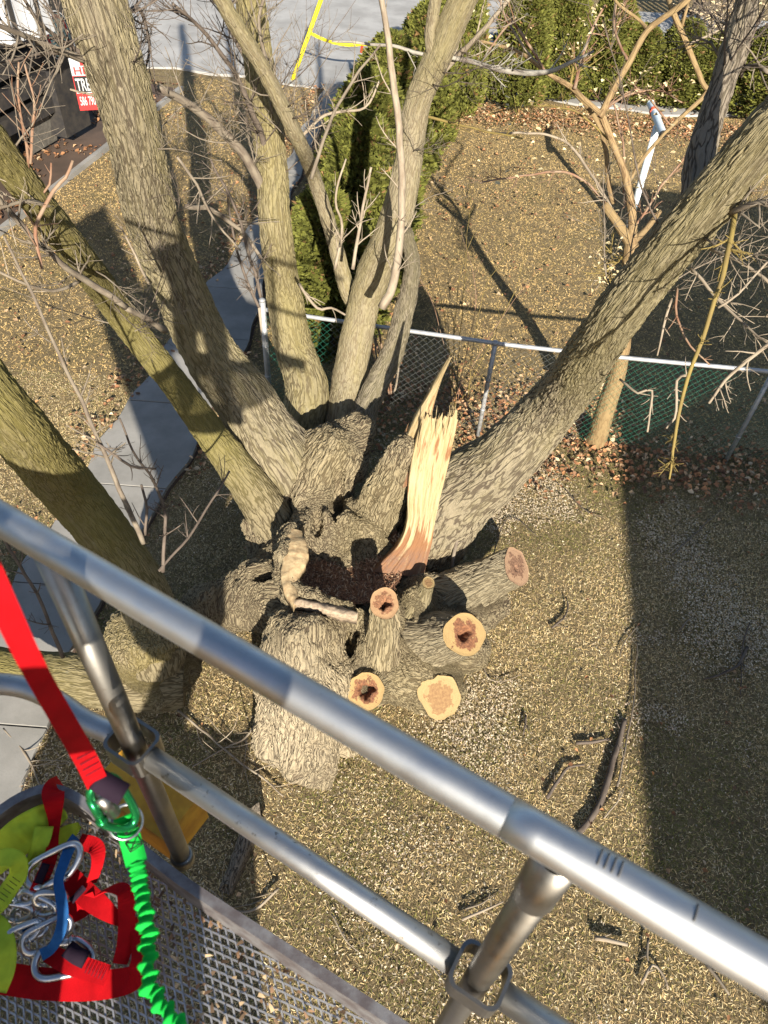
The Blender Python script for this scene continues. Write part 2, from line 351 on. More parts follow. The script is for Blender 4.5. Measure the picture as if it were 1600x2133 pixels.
# concrete walk beside the tree: one slab after another
LEFT = [(-60, 1440), (0, 1290), (60, 1165), (176, 985), (250, 870), (335, 742), (430, 592), (487, 538), (600, 330), (675, 190)]
RIGHTP = [(60, 1640), (130, 1390), (230, 1215), (388, 962), (440, 850), (505, 742), (552, 600), (566, 520), (640, 330), (708, 190)]
def edge_at(pts, y):
    G = np.array([P(*q) for q in pts]); return np.interp(y, G[:, 1], G[:, 0])
def wl_(y): return edge_at(LEFT, y)+.05*np.sin(np.asarray(y)*5.1)*np.sin(np.asarray(y)*2.3+1)
def wr_(y): return edge_at(RIGHTP, y)-.05*np.sin(np.asarray(y)*4.3+2)*np.sin(np.asarray(y)*1.9)
path = MB()
ys = np.linspace(1.0, 17.7, 60)
path.add(np.concatenate([np.stack([wl_(ys)-.03, ys, ys*0-.012], 1), np.stack([wr_(ys)+.03, ys, ys*0-.012], 1)]), [(i, 60+i, 61+i, i+1) for i in range(59)])
path = tag(path.build('path', DIRT), kind='structure')
joints = [1.0, 2.55, 3.9, 5.2, 6.55, 7.9, 9.1, 10.3, 11.6, 12.9, 14.2, 15.5, 16.8, 17.7]
for a, b in zip(joints[:-1], joints[1:]):
    m = MB(); n = 9; y = np.linspace(a+.008, b-.008, n); dz = RS.uniform(-.004, .008)
    L = np.stack([wl_(y), y, y*0+.03+dz], 1); R = np.stack([wr_(y), y, y*0+.03+dz], 1); Bv = np.array([0, 0, -.08])
    m.add(np.concatenate([L, R, L+Bv, R+Bv]), [(i, n+i, n+i+1, i+1) for i in range(n-1)]+[(i, i+1, 2*n+i+1, 2*n+i) for i in range(n-1)]+[(n+i, 3*n+i, 3*n+i+1, n+i+1) for i in range(n-1)]+[(0, 2*n, 3*n, n), (n-1, 2*n-1, 4*n-1, 3*n-1)])
    m.build('slab', CONC, path, smooth=False)

# concrete drive along the top, and the leafy strip the truck stands on
m = MB(); xs = np.linspace(-16, 16, 40); e = 17.7+.25*np.sin(xs*.9)+.1*np.sin(xs*3.1); far = 26+0*xs
m.add(np.concatenate([np.stack([xs, e, xs*0+.02], 1), np.stack([xs, far, xs*0+.02], 1), np.stack([xs, e, xs*0-.06], 1)]), [(i, i+1, 41+i, 40+i) for i in range(39)]+[(80+i, 81+i, i+1, i) for i in range(39)])
drive = tag(m.build('driveway', CONC2, smooth=False), kind='structure')
A_ = P(93, 412); B_ = P(327, 227)
dirv = norm(B_-A_); a0 = A_-dirv*6; b0 = B_+dirv*1.2
m = MB(); m.add([a0+(0, 0, .008), b0+(0, 0, .008), (-9.5, b0[1]+1.2, .008), (-16, b0[1], .008), (-16, a0[1], .008)], [(0, 1, 2, 3, 4)])
dirt = tag(m.build('dirt_strip', DIRT, smooth=False), kind='structure')
m = MB(); nrm = np.array([-dirv[1], dirv[0], 0]); m.box((a0+b0)/2+np.array([0, 0, .02]), (np.linalg.norm(b0-a0), .09, .09), np.stack([dirv, nrm, (0, 0, 1)], 1))
tag(m.build('kerb', CONC, smooth=False), kind='structure')

# ---- grass, leaves, chips: uncountable litter, each one object of real little blades
def on_path(x, y): return (x > wl_(y)+.03) & (x < wr_(y)-.03) & (y > 1) & (y < 17.7)
def in_dirt(x, y): return ((x-A_[0])*nrm[0]+(y-A_[1])*nrm[1] > .05) & (x < -2.5) & (y > 6.5)
def keep(x, y): return ~on_path(x, y) & ~in_dirt(x, y) & (y < 17.6)
def scatter(n, x0, x1, y0, y1, prob):
    x = RS.uniform(x0, x1, n); y = RS.uniform(y0, y1, n); k = RS.uniform(0, 1, n) < prob(x, y); return x[k], y[k]
def blades(name, x, y, ln, wd, tilt, cols, label, lift=.0, simple=False):
    n = len(x); th = RS.uniform(0, 2*math.pi, n); L = RS.uniform(*ln, n); W = RS.uniform(*wd, n); e = np.radians(RS.uniform(*tilt, n))
    d = np.stack([np.cos(th)*np.cos(e), np.sin(th)*np.cos(e), np.sin(e)], 1); s = np.stack([-np.sin(th), np.cos(th), RS.uniform(-.5, .5, n)], 1)*W[:, None]*.5
    b = np.stack([x, y, gz(x, y)+lift], 1); mid = b+d*L[:, None]*.55; bend = np.stack([0*x, 0*x, -L*.22], 1); tip = b+d*L[:, None]+bend
    V = np.stack([b-s, b+s, mid+s*.8, mid-s*.8, tip], 1).reshape(-1, 3)
    i = np.arange(n)*5; loops = np.stack([i, i+1, i+2, i+3, i+3, i+2, i+4], 1).ravel()
    if simple:                                           # one little triangle each, for the far and the tiny ones
        V = np.stack([b-s, b+s, tip], 1).reshape(-1, 3); me = bpy.data.meshes.new(name); me.vertices.add(n*3); me.vertices.foreach_set('co', V.astype(np.float32).ravel())
        me.loops.add(n*3); me.loops.foreach_set('vertex_index', np.arange(n*3, dtype=np.int32)); me.polygons.add(n); me.polygons.foreach_set('loop_start', (np.arange(n)*3).astype(np.int32))
        C = np.ones((n, 3, 4), np.float32); C[:, :, :3] = cols[:, None, :]; at = me.attributes.new('Col', 'FLOAT_COLOR', 'POINT'); at.data.foreach_set('color', C.ravel())
        me.update(calc_edges=True); return tag(link(name, me, VCOL), label, None, None, 'stuff')
    me = bpy.data.meshes.new(name); me.vertices.add(n*5); me.vertices.foreach_set('co', V.astype(np.float32).ravel())
    me.loops.add(n*7); me.loops.foreach_set('vertex_index', loops.astype(np.int32)); me.polygons.add(n*2)
    st = np.stack([np.arange(n)*7, np.arange(n)*7+4], 1).ravel(); me.polygons.foreach_set('loop_start', st.astype(np.int32))
    C = np.ones((n, 5, 4), np.float32); C[:, :, :3] = cols[:, None, :]
    at = me.attributes.new('Col', 'FLOAT_COLOR', 'POINT'); at.data.foreach_set('color', C.ravel())
    me.update(calc_edges=True); me.validate(); o = link(name, me, VCOL); return tag(o, label, None, None, 'stuff')
def pick(n, pal, w, jit=.18):
    pal = np.array(pal); c = pal[RS.choice(len(pal), n, p=np.array(w)/np.sum(w))]; return np.clip(c*(1+RS.uniform(-jit, jit, (n, 1))*1.5), .01, .9)
STRAW = [(.56, .43, .22), (.46, .33, .16), (.66, .55, .33), (.30, .21, .105), (.24, .205, .065), (.15, .145, .045)]
def straw_cols(x, y, green=1.0):
    n = len(x); g = fbm2(x, y, .8, 21, 3)*.7+fbm2(x, y, 3.1, 22, 2)*.3
    a = pick(n, STRAW, [4, 3, 2.6, 1.2, 1.6, .6]); b = pick(n, [(.17, .17, .045), (.24, .21, .07), (.12, .13, .035), (.42, .34, .16)], [3, 3, 2, 2])
    k = RS.uniform(0, 1, n) < np.clip((g-.47)*4.5*green, 0, .8); a[k] = b[k]; return a
def nearmask(x, y): return keep(x, y)*np.clip(.35+.9*fbm2(x, y, 2.5, 5, 3), 0, 1)
x, y = scatter(520000, -5, 5.6, .6, 7.0, nearmask)
blades('dead_grass', x, y, (.016, .042), (.0026, .005), (0, 48), straw_cols(x, y)*np.clip(1.25-.55*fbm2(x, y, 1.4, 61, 3), .8, 1.15)[:, None], 'matted dry straw and green grass around the split maple')
x, y = scatter(400000, -8.5, 10, 7.0, 17.7, nearmask)
blades('far_grass', x, y, (.025, .06), (.006, .011), (0, 45), (lambda c: c*.45+c.mean(0)*.55)(straw_cols(x, y, .45))*np.array([1.22, 1.10, .92]), 'dry tan lawn grass beyond the chain link fence', 0, True)
# leaves
def leafmesh(name, x, y, size, cols, label, up=.035, parent=None):
    n = len(x); th = RS.uniform(0, 2*math.pi, n); L = RS.uniform(*size, n)*np.where(y < 5.4, .6, 1.0); W = L*RS.uniform(.5, .85, n)
    d = np.stack([np.cos(th), np.sin(th), RS.uniform(-.35, .35, n)], 1); s = np.stack([-np.sin(th), np.cos(th), RS.uniform(-.4, .4, n)], 1)
    b = np.stack([x, y, gz(x, y)+up+RS.uniform(0, .03, n)], 1); u = np.array([0, 0, 1.0]); cu = (RS.uniform(.05, .45, n)*L)[:, None]*u
    A = b-d*L[:, None]*.5; C = b+d*L[:, None]*.5; D = b-d*L[:, None]*.12+s*W[:, None]*.55+cu; E = b-d*L[:, None]*.12-s*W[:, None]*.55+cu
    Fv = b+d*L[:, None]*.25+s*W[:, None]*.34+cu*.7; H = b+d*L[:, None]*.25-s*W[:, None]*.34+cu*.7; K = b+d*L[:, None]*.1
    V = np.stack([A, D, K, E, Fv, C, H], 1).reshape(-1, 3); i = np.arange(n)[:, None]*7
    loops = (i+np.array([0, 1, 2, 0, 2, 3, 1, 4, 2, 4, 5, 2, 2, 5, 6, 2, 6, 3])).ravel()
    me = bpy.data.meshes.new(name); me.vertices.add(n*7); me.vertices.foreach_set('co', V.astype(np.float32).ravel())
    me.loops.add(n*18); me.loops.foreach_set('vertex_index', loops.astype(np.int32)); me.polygons.add(n*6); me.polygons.foreach_set('loop_start', (np.arange(n*6)*3).astype(np.int32))
    Cc = np.ones((n, 7, 4), np.float32); Cc[:, :, :3] = cols[:, None, :]; at = me.attributes.new('Col', 'FLOAT_COLOR', 'POINT'); at.data.foreach_set('color', Cc.ravel())
    me.update(calc_edges=True); o = link(name, me, VCOL, parent); return tag(o, label, None, None, 'stuff')
LEAF = [(.36, .18, .085), (.27, .13, .065), (.46, .30, .17), (.17, .095, .055), (.36, .18, .08), (.50, .38, .24)]
FY0, FY1 = P(562, 835)[1], P(1510, 960)[1]
def fence_y(x): return np.interp(x, [-1.43, 1.0, 3.8, 6.5], [6.77, 6.46, 6.33, 6.2])
def pl(x, y):
    d = y-fence_y(x); near = np.exp(-((d+.16)/.45)**2)*(x > -.3)*(.7+.45*np.clip((x-.2)/1.5, 0, 1))
    behind = np.exp(-((d-.5)/.55)**2)*.75*(x > -.6)*(x < 2.9)
    hed = np.exp(-((y-16.6)/.55)**2)*(x > .3)*.9
    side = np.exp(-((x-wr_(y)-.12)/.14)**2)*.3+np.exp(-((x-wl_(y)+.15)/.22)**2)*.4
    okp = keep(x, y) | (on_path(x, y) & ((x < wl_(y)+.16) | (x > wr_(y)-.14)) & (fbm2(x, y, 2.2, 17) > .5)); return okp*np.clip(np.maximum.reduce([near, behind, hed, side*(fbm2(x, y, .7, 9)>.42), .004+.03*(fbm2(x, y, .8, 31, 3) > .62)+.014*(y > 7)]), 0, 1)
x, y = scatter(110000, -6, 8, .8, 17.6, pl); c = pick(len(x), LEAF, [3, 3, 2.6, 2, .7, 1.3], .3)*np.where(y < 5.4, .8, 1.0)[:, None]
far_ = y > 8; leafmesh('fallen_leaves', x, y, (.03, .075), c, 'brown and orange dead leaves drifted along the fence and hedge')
x, y = scatter(5000, -9, -2.5, 7, 17, lambda x, y: in_dirt(x, y)*(fbm2(x, y, 1.2, 14) > .45)*1.0); leafmesh('kerb_leaves', x, y, (.05, .11), pick(len(x), LEAF, [2, 3, 1, 3, .5, .5])*.8, 'dull brown leaves on the dirt strip by the truck')
# sawdust and chips
def ps(x, y):
    m = fbm2(x, y, 1.3, 41, 4); r = np.exp(-(((x-1.6)/1.5)**2+((y-4.6)/1.4)**2)); r2 = np.exp(-(((x-2.7)/1.0)**2+((y-2.5)/1.1)**2))
    return keep(x, y)*np.clip((m-.52)*4*(.25+1.7*r+1.5*r2+.3*(x > .2)), .015, 1)
x, y = scatter(220000, -2.5, 5, .8, 6.4, ps)
blades('sawdust', x, y, (.008, .024), (.007, .014), (-4, 25), pick(len(x), [(.52, .44, .31), (.60, .52, .38), (.42, .33, .22), (.48, .38, .30)], [3, 2, 2, 1]), 'pale sawdust and wood chips strewn on the lawn right of the stump', .022, True)
# ================================================================== THE SPLIT MAPLE
tree = empty('maple_tree', P(700, 1250, 0), 'huge multi-stemmed maple split open at its base, with sawn stubs', 'tree')
def nodes3(L):
    """(px, py, z, width in px) -> points and radii; ('s', px, py, distance, width) for points given by distance"""
    pts, rad = [], []
    for q in L:
        if q[0] == 's': p = S(q[1], q[2], q[3]); w = q[4]
        else: p = P(q[0], q[1], q[2]); w = q[3]
        pts.append(p); rad.append(w*.5*depth(p)/F_PX)
    return np.array(pts), np.array(rad)
def extend(pts, rad, L, bend=(0, 0, .15), end=.35):      # carries a limb on past the frame
    d = norm(pts[-1]-pts[-2]); d2 = norm(d+np.array(bend)); d3 = norm(d2+np.array(bend))
    p1 = pts[-1]+d2*L*.5; p2 = p1+d3*L*.5; r = rad[-1]
    return np.vstack([pts, p1, p2]), np.concatenate([rad, [r*(1+end)/2, r*end]])
def wob(pts, amp, sc, seed):
    return pts+(np.stack([fbm(pts*sc, seed+i, 2) for i in range(3)], -1)-.5)*amp
def limb(name, L, mat, parent, n=96, step=.03, ext=0, seed=0, lump=.06, bend=(0, 0, .15), end=.4, root=True):
    mossy = mat is BARK_M
    pts, rad = nodes3(L)
    if root: pts = np.vstack([pts[0]-norm(pts[1]-pts[0])*rad[0]*.8, pts]); rad = np.concatenate([[rad[0]*.9], rad])
    if ext: pts, rad = extend(pts, rad, ext, bend, end)
    Q, R = catmull(pts, rad, step); R = R[:, 0]; Q = wob(Q, rad.mean()*.35, 1.1, seed)
    v, f, bk = tube(Q, R, n, True, .15)
    m = len(Q); c = np.repeat(Q, n, 0); d = v-c; r = np.linalg.norm(d, axis=1); k = 1+lump*2*(fbm(v*2.3/max(.15, rad.mean()*2), seed+9, 3)-.5)
    v = c+d*k[:, None]; ss = np.concatenate([[0], np.cumsum(np.linalg.norm(np.diff(Q, axis=0), axis=1))]); mw = np.repeat(np.clip((ss-.35)/.9, .12, 1) if mossy else np.ones(m), n); mb = MB(); mb.add(v, f, 0, bark=bk+np.array([seed*1.7, seed*.9, seed*2.3]), mossw=np.stack([mw, mw*0, mw], 1)); o = mb.build(name, mat, parent); return o, Q, R
LIMBS = {}
# A: big left limb
LA = [(612, 1035, .50, 170), (575, 955, .9, 160), (505, 835, 1.35, 126), (425, 710, 1.85, 110), (328, 480, 2.8, 107), ('s', 271, 250, 5.5, 114), ('s', 207, 50, 5.3, 127), ('s', 165, -90, 5.25, 130)]
LIMBS['A'] = limb('limb', LA, BARK_G, tree, 112, .022, 3.0, 1)
# B1: second, B2: third
LB1 = [(632, 880, .70, 98), (640, 810, .95, 90), (612, 720, 1.25, 80), (588, 600, 1.8, 73), (575, 470, 2.5, 67), ('s', 567, 330, 6.9, 66), ('s', 545, 170, 6.8, 64), ('s', 522, 0, 6.75, 60), ('s', 510, -90, 6.7, 58)]
LIMBS['B1'] = limb('limb', LB1, BARK, tree, 84, .025, 2.5, 2)
LB2 = [(722, 875, .75, 84), (730, 780, 1.05, 73), (752, 660, 1.55, 66), (778, 570, 2.0, 71), (818, 470, 2.5, 68), ('s', 855, 309, 6.8, 56), ('s', 875, 206, 6.7, 55), ('s', 922, 100, 6.55, 58), ('s', 968, -10, 6.4, 58), ('s', 1000, -90, 6.3, 56)]
LIMBS['B2'] = limb('limb', LB2, BARK_S, tree, 84, .025, 2.5, 3)
LIMBS['B2f'] = limb('limb', [(745, 645, 1.55, 34), (722, 600, 1.75, 34), (696, 500, 2.2, 30), (655, 370, 2.8, 30), ('s', 620, 290, 6.2, 32), ('s', 545, 140, 5.8, 32), ('s', 455, -10, 5.5, 33)], BARK_S, tree, 28, .03, 2.0, 4, root=False)
LIMBS['B2g'] = limb('limb', [('s', 905, 135, 6.55, 30), ('s', 898, 70, 6.5, 26), ('s', 910, -20, 6.4, 25)], BARK_S, tree, 24, .03, 1.5, 5, root=False)
# C: right limb and its fork
LC = [(900, 1100, .40, 165), (942, 1040, .72, 168), (1055, 950, 1.25, 134), (1160, 835, 1.88, 112), ('s', 1268, 690, 4.75, 103), ('s', 1375, 545, 4.32, 106), ('s', 1490, 400, 4.05, 108), ('s', 1600, 265, 3.88, 106), ('s', 1700, 140, 3.8, 104)]
LIMBS['C'] = limb('limb', LC, BARK_G, tree, 112, .022, 3.0, 6)
LIMBS['Cf'] = limb('limb', [('s', 1445, 420, 4.25, 56), ('s', 1462, 320, 4.4, 60), ('s', 1488, 230, 4.55, 52), ('s', 1530, 100, 4.7, 52), ('s', 1565, -20, 4.8, 50)], BARK_D, tree, 60, .025, 2.0, 7, .12, root=False)
# D: mossy limb, E: leftmost mossy limb with its low elbow
LD = [(585, 1130, .50, 100), (538, 1040, .85, 86), (430, 890, 1.4, 64), (338, 770, 1.95, 58), (238, 640, 2.55, 62), ('s', 150, 515, 4.85, 65), ('s', 75, 412, 4.5, 66), ('s', 0, 315, 4.25, 74), ('s', -80, 220, 4.05, 82)]
LIMBS['D'] = limb('limb', LD, BARK_M, tree, 84, .024, 2.0, 8)
LE = [(545, 1230, .45, 150), (440, 1262, .42, 138), (352, 1330, .42, 140), (318, 1390, .45, 140), (318, 1345, .75, 126), (296, 1235, 1.2, 104), (212, 1110, 1.7, 108), (125, 1000, 2.2, 114), ('s', 20, 865, 4.2, 122), ('s', -90, 730, 3.95, 130)]
_p, _r = nodes3(LE)
LIMBS['E'] = limb('limb', LE[4:], BARK_M, tree, 100, .024, 2.0, 9)
LIMBS['F'] = limb('limb', [(330, 1415, .32, 128), (230, 1420, .34, 112), (120, 1408, .40, 96), (0, 1395, .5, 88), (-120, 1370, .65, 84)], BARK_M, tree, 72, .025, 1.0, 10)
# dead, broken-off limb
LIMBS['Z'] = limb('dead_limb', [(745, 905, .8, 60), (770, 835, 1.0, 52), (815, 740, 1.35, 48), (845, 640, 1.8, 40), (858, 560, 2.2, 34), (846, 478, 2.6, 22)], BARK_D, tree, 36, .025, 0, 11, .16)
tag(LIMBS['Z'][0], 'grey dead limb with a broken tip')

# --- trunk: a smooth union of its swellings, hollow in the middle, meshed with surface nets
CAPS = []                                                # (a, b, ra, rb)
def cap(a, b, ra, rb): CAPS.append((np.array(a), np.array(b), ra, rb))
core = P(690, 1190, .0)
cap(P(690, 1200, 0)+(0, 0, -.1), P(690, 1190, .35), .78, .60)
cap(P(640, 1545, 0), P(635, 1460, .3), .27, .32); cap(P(635, 1460, .3), P(630, 1330, .66), .30, .26)         # front root tongue
cap(P(672, 1628, -.03), P(660, 1480, .28), .10, .24); cap(P(560, 1550, -.02), P(598, 1430, .36), .13, .24); cap(P(615, 1590, -.02), P(630, 1460, .3), .11, .2); cap(P(722, 1555, -.02), P(690, 1430, .35), .11, .22)
cap(P(585, 1380, .5), P(600, 1300, .66), .2, .18); cap(P(668, 1390, .45), P(672, 1310, .62), .2, .17)
cap(P(600, 1250, .55), P(545, 1230, .48), .26, .25); cap(P(545, 1230, .48), P(440, 1265, .40), .25, .23); cap(P(440, 1265, .40), P(335, 1375, .34), .23, .25)   # to the low elbow
cap(P(335, 1375, .34), P(312, 1400, .40), .26, .24); cap(P(312, 1400, .40), P(308, 1320, .85), .25, .24); cap(P(335, 1400, .3), P(240, 1420, .33), .25, .20)
cap(P(570, 1150, .45), P(552, 1085, .65), .22, .15); cap(P(590, 1170, .5), P(620, 1120, .7), .22, .16)        # D base
cap(P(640, 1040, .40), P(595, 985, .75), .36, .24); cap(P(640, 1060, .6), P(690, 960, .95), .30, .30)         # A base and the burl
cap(P(700, 950, .9), P(735, 905, 1.0), .28, .20); cap(P(620, 910, .6), P(632, 870, .75), .22, .15); cap(P(720, 910, .65), P(726, 860, .80), .19, .13)
cap(P(650, 1070, .72), P(640, 1090, .78), .10, .06)
cap(P(770, 1110, .45), P(800, 1030, .95), .26, .20); cap(P(800, 1030, .95), P(848, 930, 1.45), .19, .12)      # bark wedge behind the shard
cap(P(690, 1075, .66), P(725, 1060, .74), .13, .12)
cap(P(880, 1130, .30), P(930, 1060, .60), .38, .27)                                                             # C base
cap(P(830, 1330, .25), P(960, 1340, .42), .34, .22); cap(P(860, 1390, .15), P(800, 1400, .32), .34, .26)      # stub cluster
cap(P(850, 1260, .35), P(1000, 1225, .34), .24, .20); cap(P(1010, 1260, .05), P(960, 1300, .2), .2, .25)
cap(P(790, 1390, .35), P(795, 1340, .6), .20, .16); cap(P(760, 1440, .25), P(800, 1420, .2), .18, .2); cap(P(900, 1440, .0), P(880, 1420, .12), .22, .24)
cap(P(700, 1310, .4), P(690, 1280, .62), .26, .16); cap(P(870, 1270, .5), P(860, 1240, .62), .16, .10)
HOL = [(P(700, 1178, .80), np.array([.42, .46, .36])), (P(785, 1160, .82), np.array([.36, .36, .36])), (P(705, 1025, .95), np.array([.07, .26, .34])), (P(660, 1085, .85), np.array([.05, .13, .2])), (P(625, 1010, 1.25), np.array([.05, .2, .16])), (P(548, 1205, .72), np.array([.10, .05, .09])), (P(988, 1290, .33), np.array([.08, .06, .09])), (P(562, 1330, .48), np.array([.022, .14, .22])), (P(726, 1320, .5), np.array([.03, .12, .2])), (P(765, 1378, .38), np.array([.12, .03, .08])), (P(848, 1312, .45), np.array([.028, .12, .16])), (P(600, 1075, .75), np.array([.03, .16, .2])), (P(845, 1465, .12), np.array([.07, .05, .06]))]
RIMC = [(P(602, 1118, .92), P(592, 1178, .88), .085, .08), (P(592, 1178, .88), P(606, 1240, .80), .08, .075), (P(606, 1240, .80), P(664, 1264, .76), .08, .08), (P(664, 1264, .76), P(745, 1290, .66), .08, .07)]
def sdf(pt):
    k = .055; acc = None
    for a, b, ra, rb in CAPS:
        ba = b-a; h = np.clip(((pt-a)@ba)/(ba@ba), 0, 1); d = np.linalg.norm(pt-a-h[..., None]*ba, axis=-1)-(ra+(rb-ra)*h)
        if acc is None: acc = d
        else: hh = np.clip(.5+.5*(acc-d)/k, 0, 1); acc = acc*(1-hh)+d*hh-k*hh*(1-hh)
    low = fbm(pt*3.2, 51, 2)-.5; mid = fbm(pt*9, 57, 2)-.5
    fine_ = fbm(pt*np.array([26, 26, 9]), 63, 2)-.5; acc = acc-low*.17-mid*.07-fine_*.03
    for c, r in HOL:
        q = np.linalg.norm((pt-c)/r, axis=-1); dh = (q-1)*r.min()-low*.10-mid*.05; kk = .03
        hh = np.clip(.5+.5*(acc+dh)/kk, 0, 1); acc = acc*hh+(-dh)*(1-hh)+kk*hh*(1-hh)
    for a, b, ra, rb in RIMC:                            # rim left standing round the hollow
        ba = b-a; h = np.clip(((pt-a)@ba)/(ba@ba), 0, 1); q = pt-a-h[..., None]*ba; d = np.linalg.norm(q*np.array([1, 1, .45]), axis=-1)-(ra+(rb-ra)*h)-mid*.06-fine_*.03
        hh = np.clip(.5+.5*(acc-d)/.05, 0, 1); acc = acc*(1-hh)+d*hh-.05*hh*(1-hh)
    return acc
def surface_nets(lo, hi, h):
    ax = [np.arange(lo[i], hi[i]+h, h) for i in range(3)]
    X = np.stack(np.meshgrid(*ax, indexing='ij'), -1).astype(np.float32)
    D = np.concatenate([sdf(X[i:i+12]) for i in range(0, len(X), 12)]); s = D < 0; n = s.shape
    cs = sum(s[a:n[0]-1+a, b:n[1]-1+b, c:n[2]-1+c].astype(np.int8) for a in (0, 1) for b in (0, 1) for c in (0, 1))
    act = (cs > 0) & (cs < 8); idx = -np.ones(act.shape, np.int64); I = np.argwhere(act); idx[act] = np.arange(len(I))
    acc = np.zeros((len(I), 3)); cnt = np.zeros(len(I)); cor = [(a, b, c) for a in (0, 1) for b in (0, 1) for c in (0, 1)]
    for u in cor:
        for w in cor:
            if sum(abs(np.subtract(u, w))) != 1 or u > w: continue
            d0 = D[tuple((I+u).T)]; d1 = D[tuple((I+w).T)]; m = (d0 < 0) != (d1 < 0); t = d0/np.where(m, d0-d1, 1)
            p = np.array(u)+(np.array(w)-np.array(u))*t[:, None]; acc += p*m[:, None]; cnt += m
    V = (I+acc/cnt[:, None])*h+np.array([a[0] for a in ax]); F = []
    for axis in range(3):
        sl0 = [slice(None)]*3; sl1 = [slice(None)]*3; sl0[axis] = slice(0, -1); sl1[axis] = slice(1, None)
        e = s[tuple(sl0)] != s[tuple(sl1)]; E = np.argwhere(e); o1, o2 = [a for a in range(3) if a != axis]
        ok = (E[:, o1] > 0) & (E[:, o2] > 0) & (E[:, o1] < n[o1]-1) & (E[:, o2] < n[o2]-1); E = E[ok]; sg = s[tuple(E.T)]
        def at(d1, d2): q = E.copy(); q[:, o1] -= d1; q[:, o2] -= d2; return idx[tuple(q.T)]
        Q = np.stack([at(1, 1), at(0, 1), at(0, 0), at(1, 0)], 1)
        flip = sg if axis != 1 else ~sg
        Q[~flip] = Q[~flip][:, ::-1]; F.append(Q)
    return V, np.concatenate(F)
allp = np.array([c[0] for c in CAPS]+[c[1] for c in CAPS]); lo = allp.min(0)-.5; hi = allp.max(0)+.5; lo[2] = -.15
TV, TF = surface_nets(lo, hi, .022)
# bark direction: blended axis of the nearest swellings
num = np.zeros_like(TV); den = np.zeros(len(TV))
for a, b, ra, rb in CAPS:
    ba = b-a; h = np.clip(((TV-a)@ba)/(ba@ba), 0, 1); d = np.maximum(.02, np.linalg.norm(TV-a-h[:, None]*ba, axis=1)-(ra+(rb-ra)*h)+.12); w = d**-3
    num += w[:, None]*norm(ba if ba[2] > -.05 else -ba); den += w
ax_ = num/np.linalg.norm(num, axis=1)[:, None]; q0 = TV-P(690, 1190, .5)
tb = q0-.82*ax_*np.sum(q0*ax_, 1)[:, None]
dl = np.linalg.norm(TV-P(310, 1350, .8), axis=1); d2 = np.linalg.norm((TV-P(630, 1500, .2))*np.array([.8, 1, .7]), axis=1); pale = np.clip(1.5-d2/.42, 0, 1)*.85; mw = np.clip(1.25-dl/.55, 0, 1)+.25*np.clip((fbm(TV*1.7, 83, 2)-.45)*4, 0, 1); mb = MB(); mb.add(TV, TF, 0, bark=tb, mossw=np.stack([mw, pale, mw], 1))
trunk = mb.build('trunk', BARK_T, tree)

# --- sawn stubs, each with its cut face
def stub(L, normal, mat, facemat, scale=(1, 1), seed=0, n=48, deep=.05, hole=.35, rough=.085, label=None):
    pts, rad = nodes3(L); Q, R = catmull(pts, rad, .022); R = R[:, 0]; nn = norm(normal); T, N, B = frames(Q)
    v, f, bk = tube(Q, R, n, False, .15); m = len(Q); c = np.repeat(Q, n, 0); d = v-c
    k = 1+rough*2*(fbm(np.stack([np.repeat(np.arange(m), n)*0+np.tile(np.cos(np.linspace(0, 6.28, n, endpoint=False))*1.6, m), np.tile(np.sin(np.linspace(0, 6.28, n, endpoint=False))*1.6, m), np.repeat(np.linspace(0, 2, m), n)], 1)+seed*3.1, seed, 3)-.5)*2
    v = c+d*k[:, None]
    # slide the last rings onto the cutting plane
    e = Q[-1]; t = T[-1]
    for i in range(m):
        w = max(0, 1-(m-1-i)/max(3, m*.35)); sl = slice(i*n, i*n+n); off = -((v[sl]-e)@nn)/(t@nn); own = (v[sl]-Q[i])
        tilt = -(own@nn)/(t@nn); v[sl] = v[sl]+t[None]*(tilt*w)[:, None]
    mb = MB(); mb.add(v, f, 0, bark=bk+seed*1.3, mossw=np.tile([.3, .12, 0], (len(v), 1))); st = mb.build('stub', mat, tree)
    if label: tag(st, label)
    rim = v[(m-1)*n:]; ctr = rim.mean(0); rings = 12; th = np.linspace(0, 2*math.pi, n, endpoint=False); fv, fa = [], []
    for j in range(rings+1):
        r = 1-j/rings; p = ctr+(rim-ctr)*max(r, .001)*.995
        q = np.stack([np.cos(th)*r*1.5+seed*2, np.sin(th)*r*1.5, th*0], 1); nz = fbm(q*1.6, seed+70, 3)-.5
        dep = np.clip((hole+nz*.6-r)*6, 0, 1)*deep+fbm(q*7, seed+5, 2)*.006*(r < .97)
        fv.append(p-nn*dep[:, None]+nn*.003); fa.append(np.stack([np.full(n, r), np.cos(th)*r+seed*4, np.sin(th)*r], 1))
    ff = [(j*n+i, j*n+(i+1) % n, (j+1)*n+(i+1) % n, (j+1)*n+i) for j in range(rings) for i in range(n)]
    cf = MB(); cf.add(np.concatenate(fv), ff, 0, rad=np.concatenate(fa)); cf.build('cut_face', facemat, st); return st
CAMP = np.array([0, 0, CZ])
def tocam(px, py, z, mixv=(0, 0, 0)): return norm(norm(CAMP-P(px, py, z))+np.array(mixv))
def axisdir(L): p, _ = nodes3(L); return norm(p[-1]-p[-2])
def facing(L, wcam, extra=(0, 0, 0)):
    p, _ = nodes3(L); return norm(norm(p[-1]-p[-2])+wcam*norm(CAMP-p[-1])+np.array(extra))
L1 = [(890, 1275, .28, 120), (960, 1235, .36, 100), (1030, 1200, .42, 84), (1076, 1181, .46, 78)]
stub(L1, facing(L1, .95, (.3, 0, 0)), BARK_G, CUT_R, seed=1, hole=.2, label='thick stub sawn at a slant, facing right')
L2 = [(855, 1350, .25, 150), (905, 1335, .45, 118), (945, 1328, .62, 98), (968, 1323, .72, 88)]
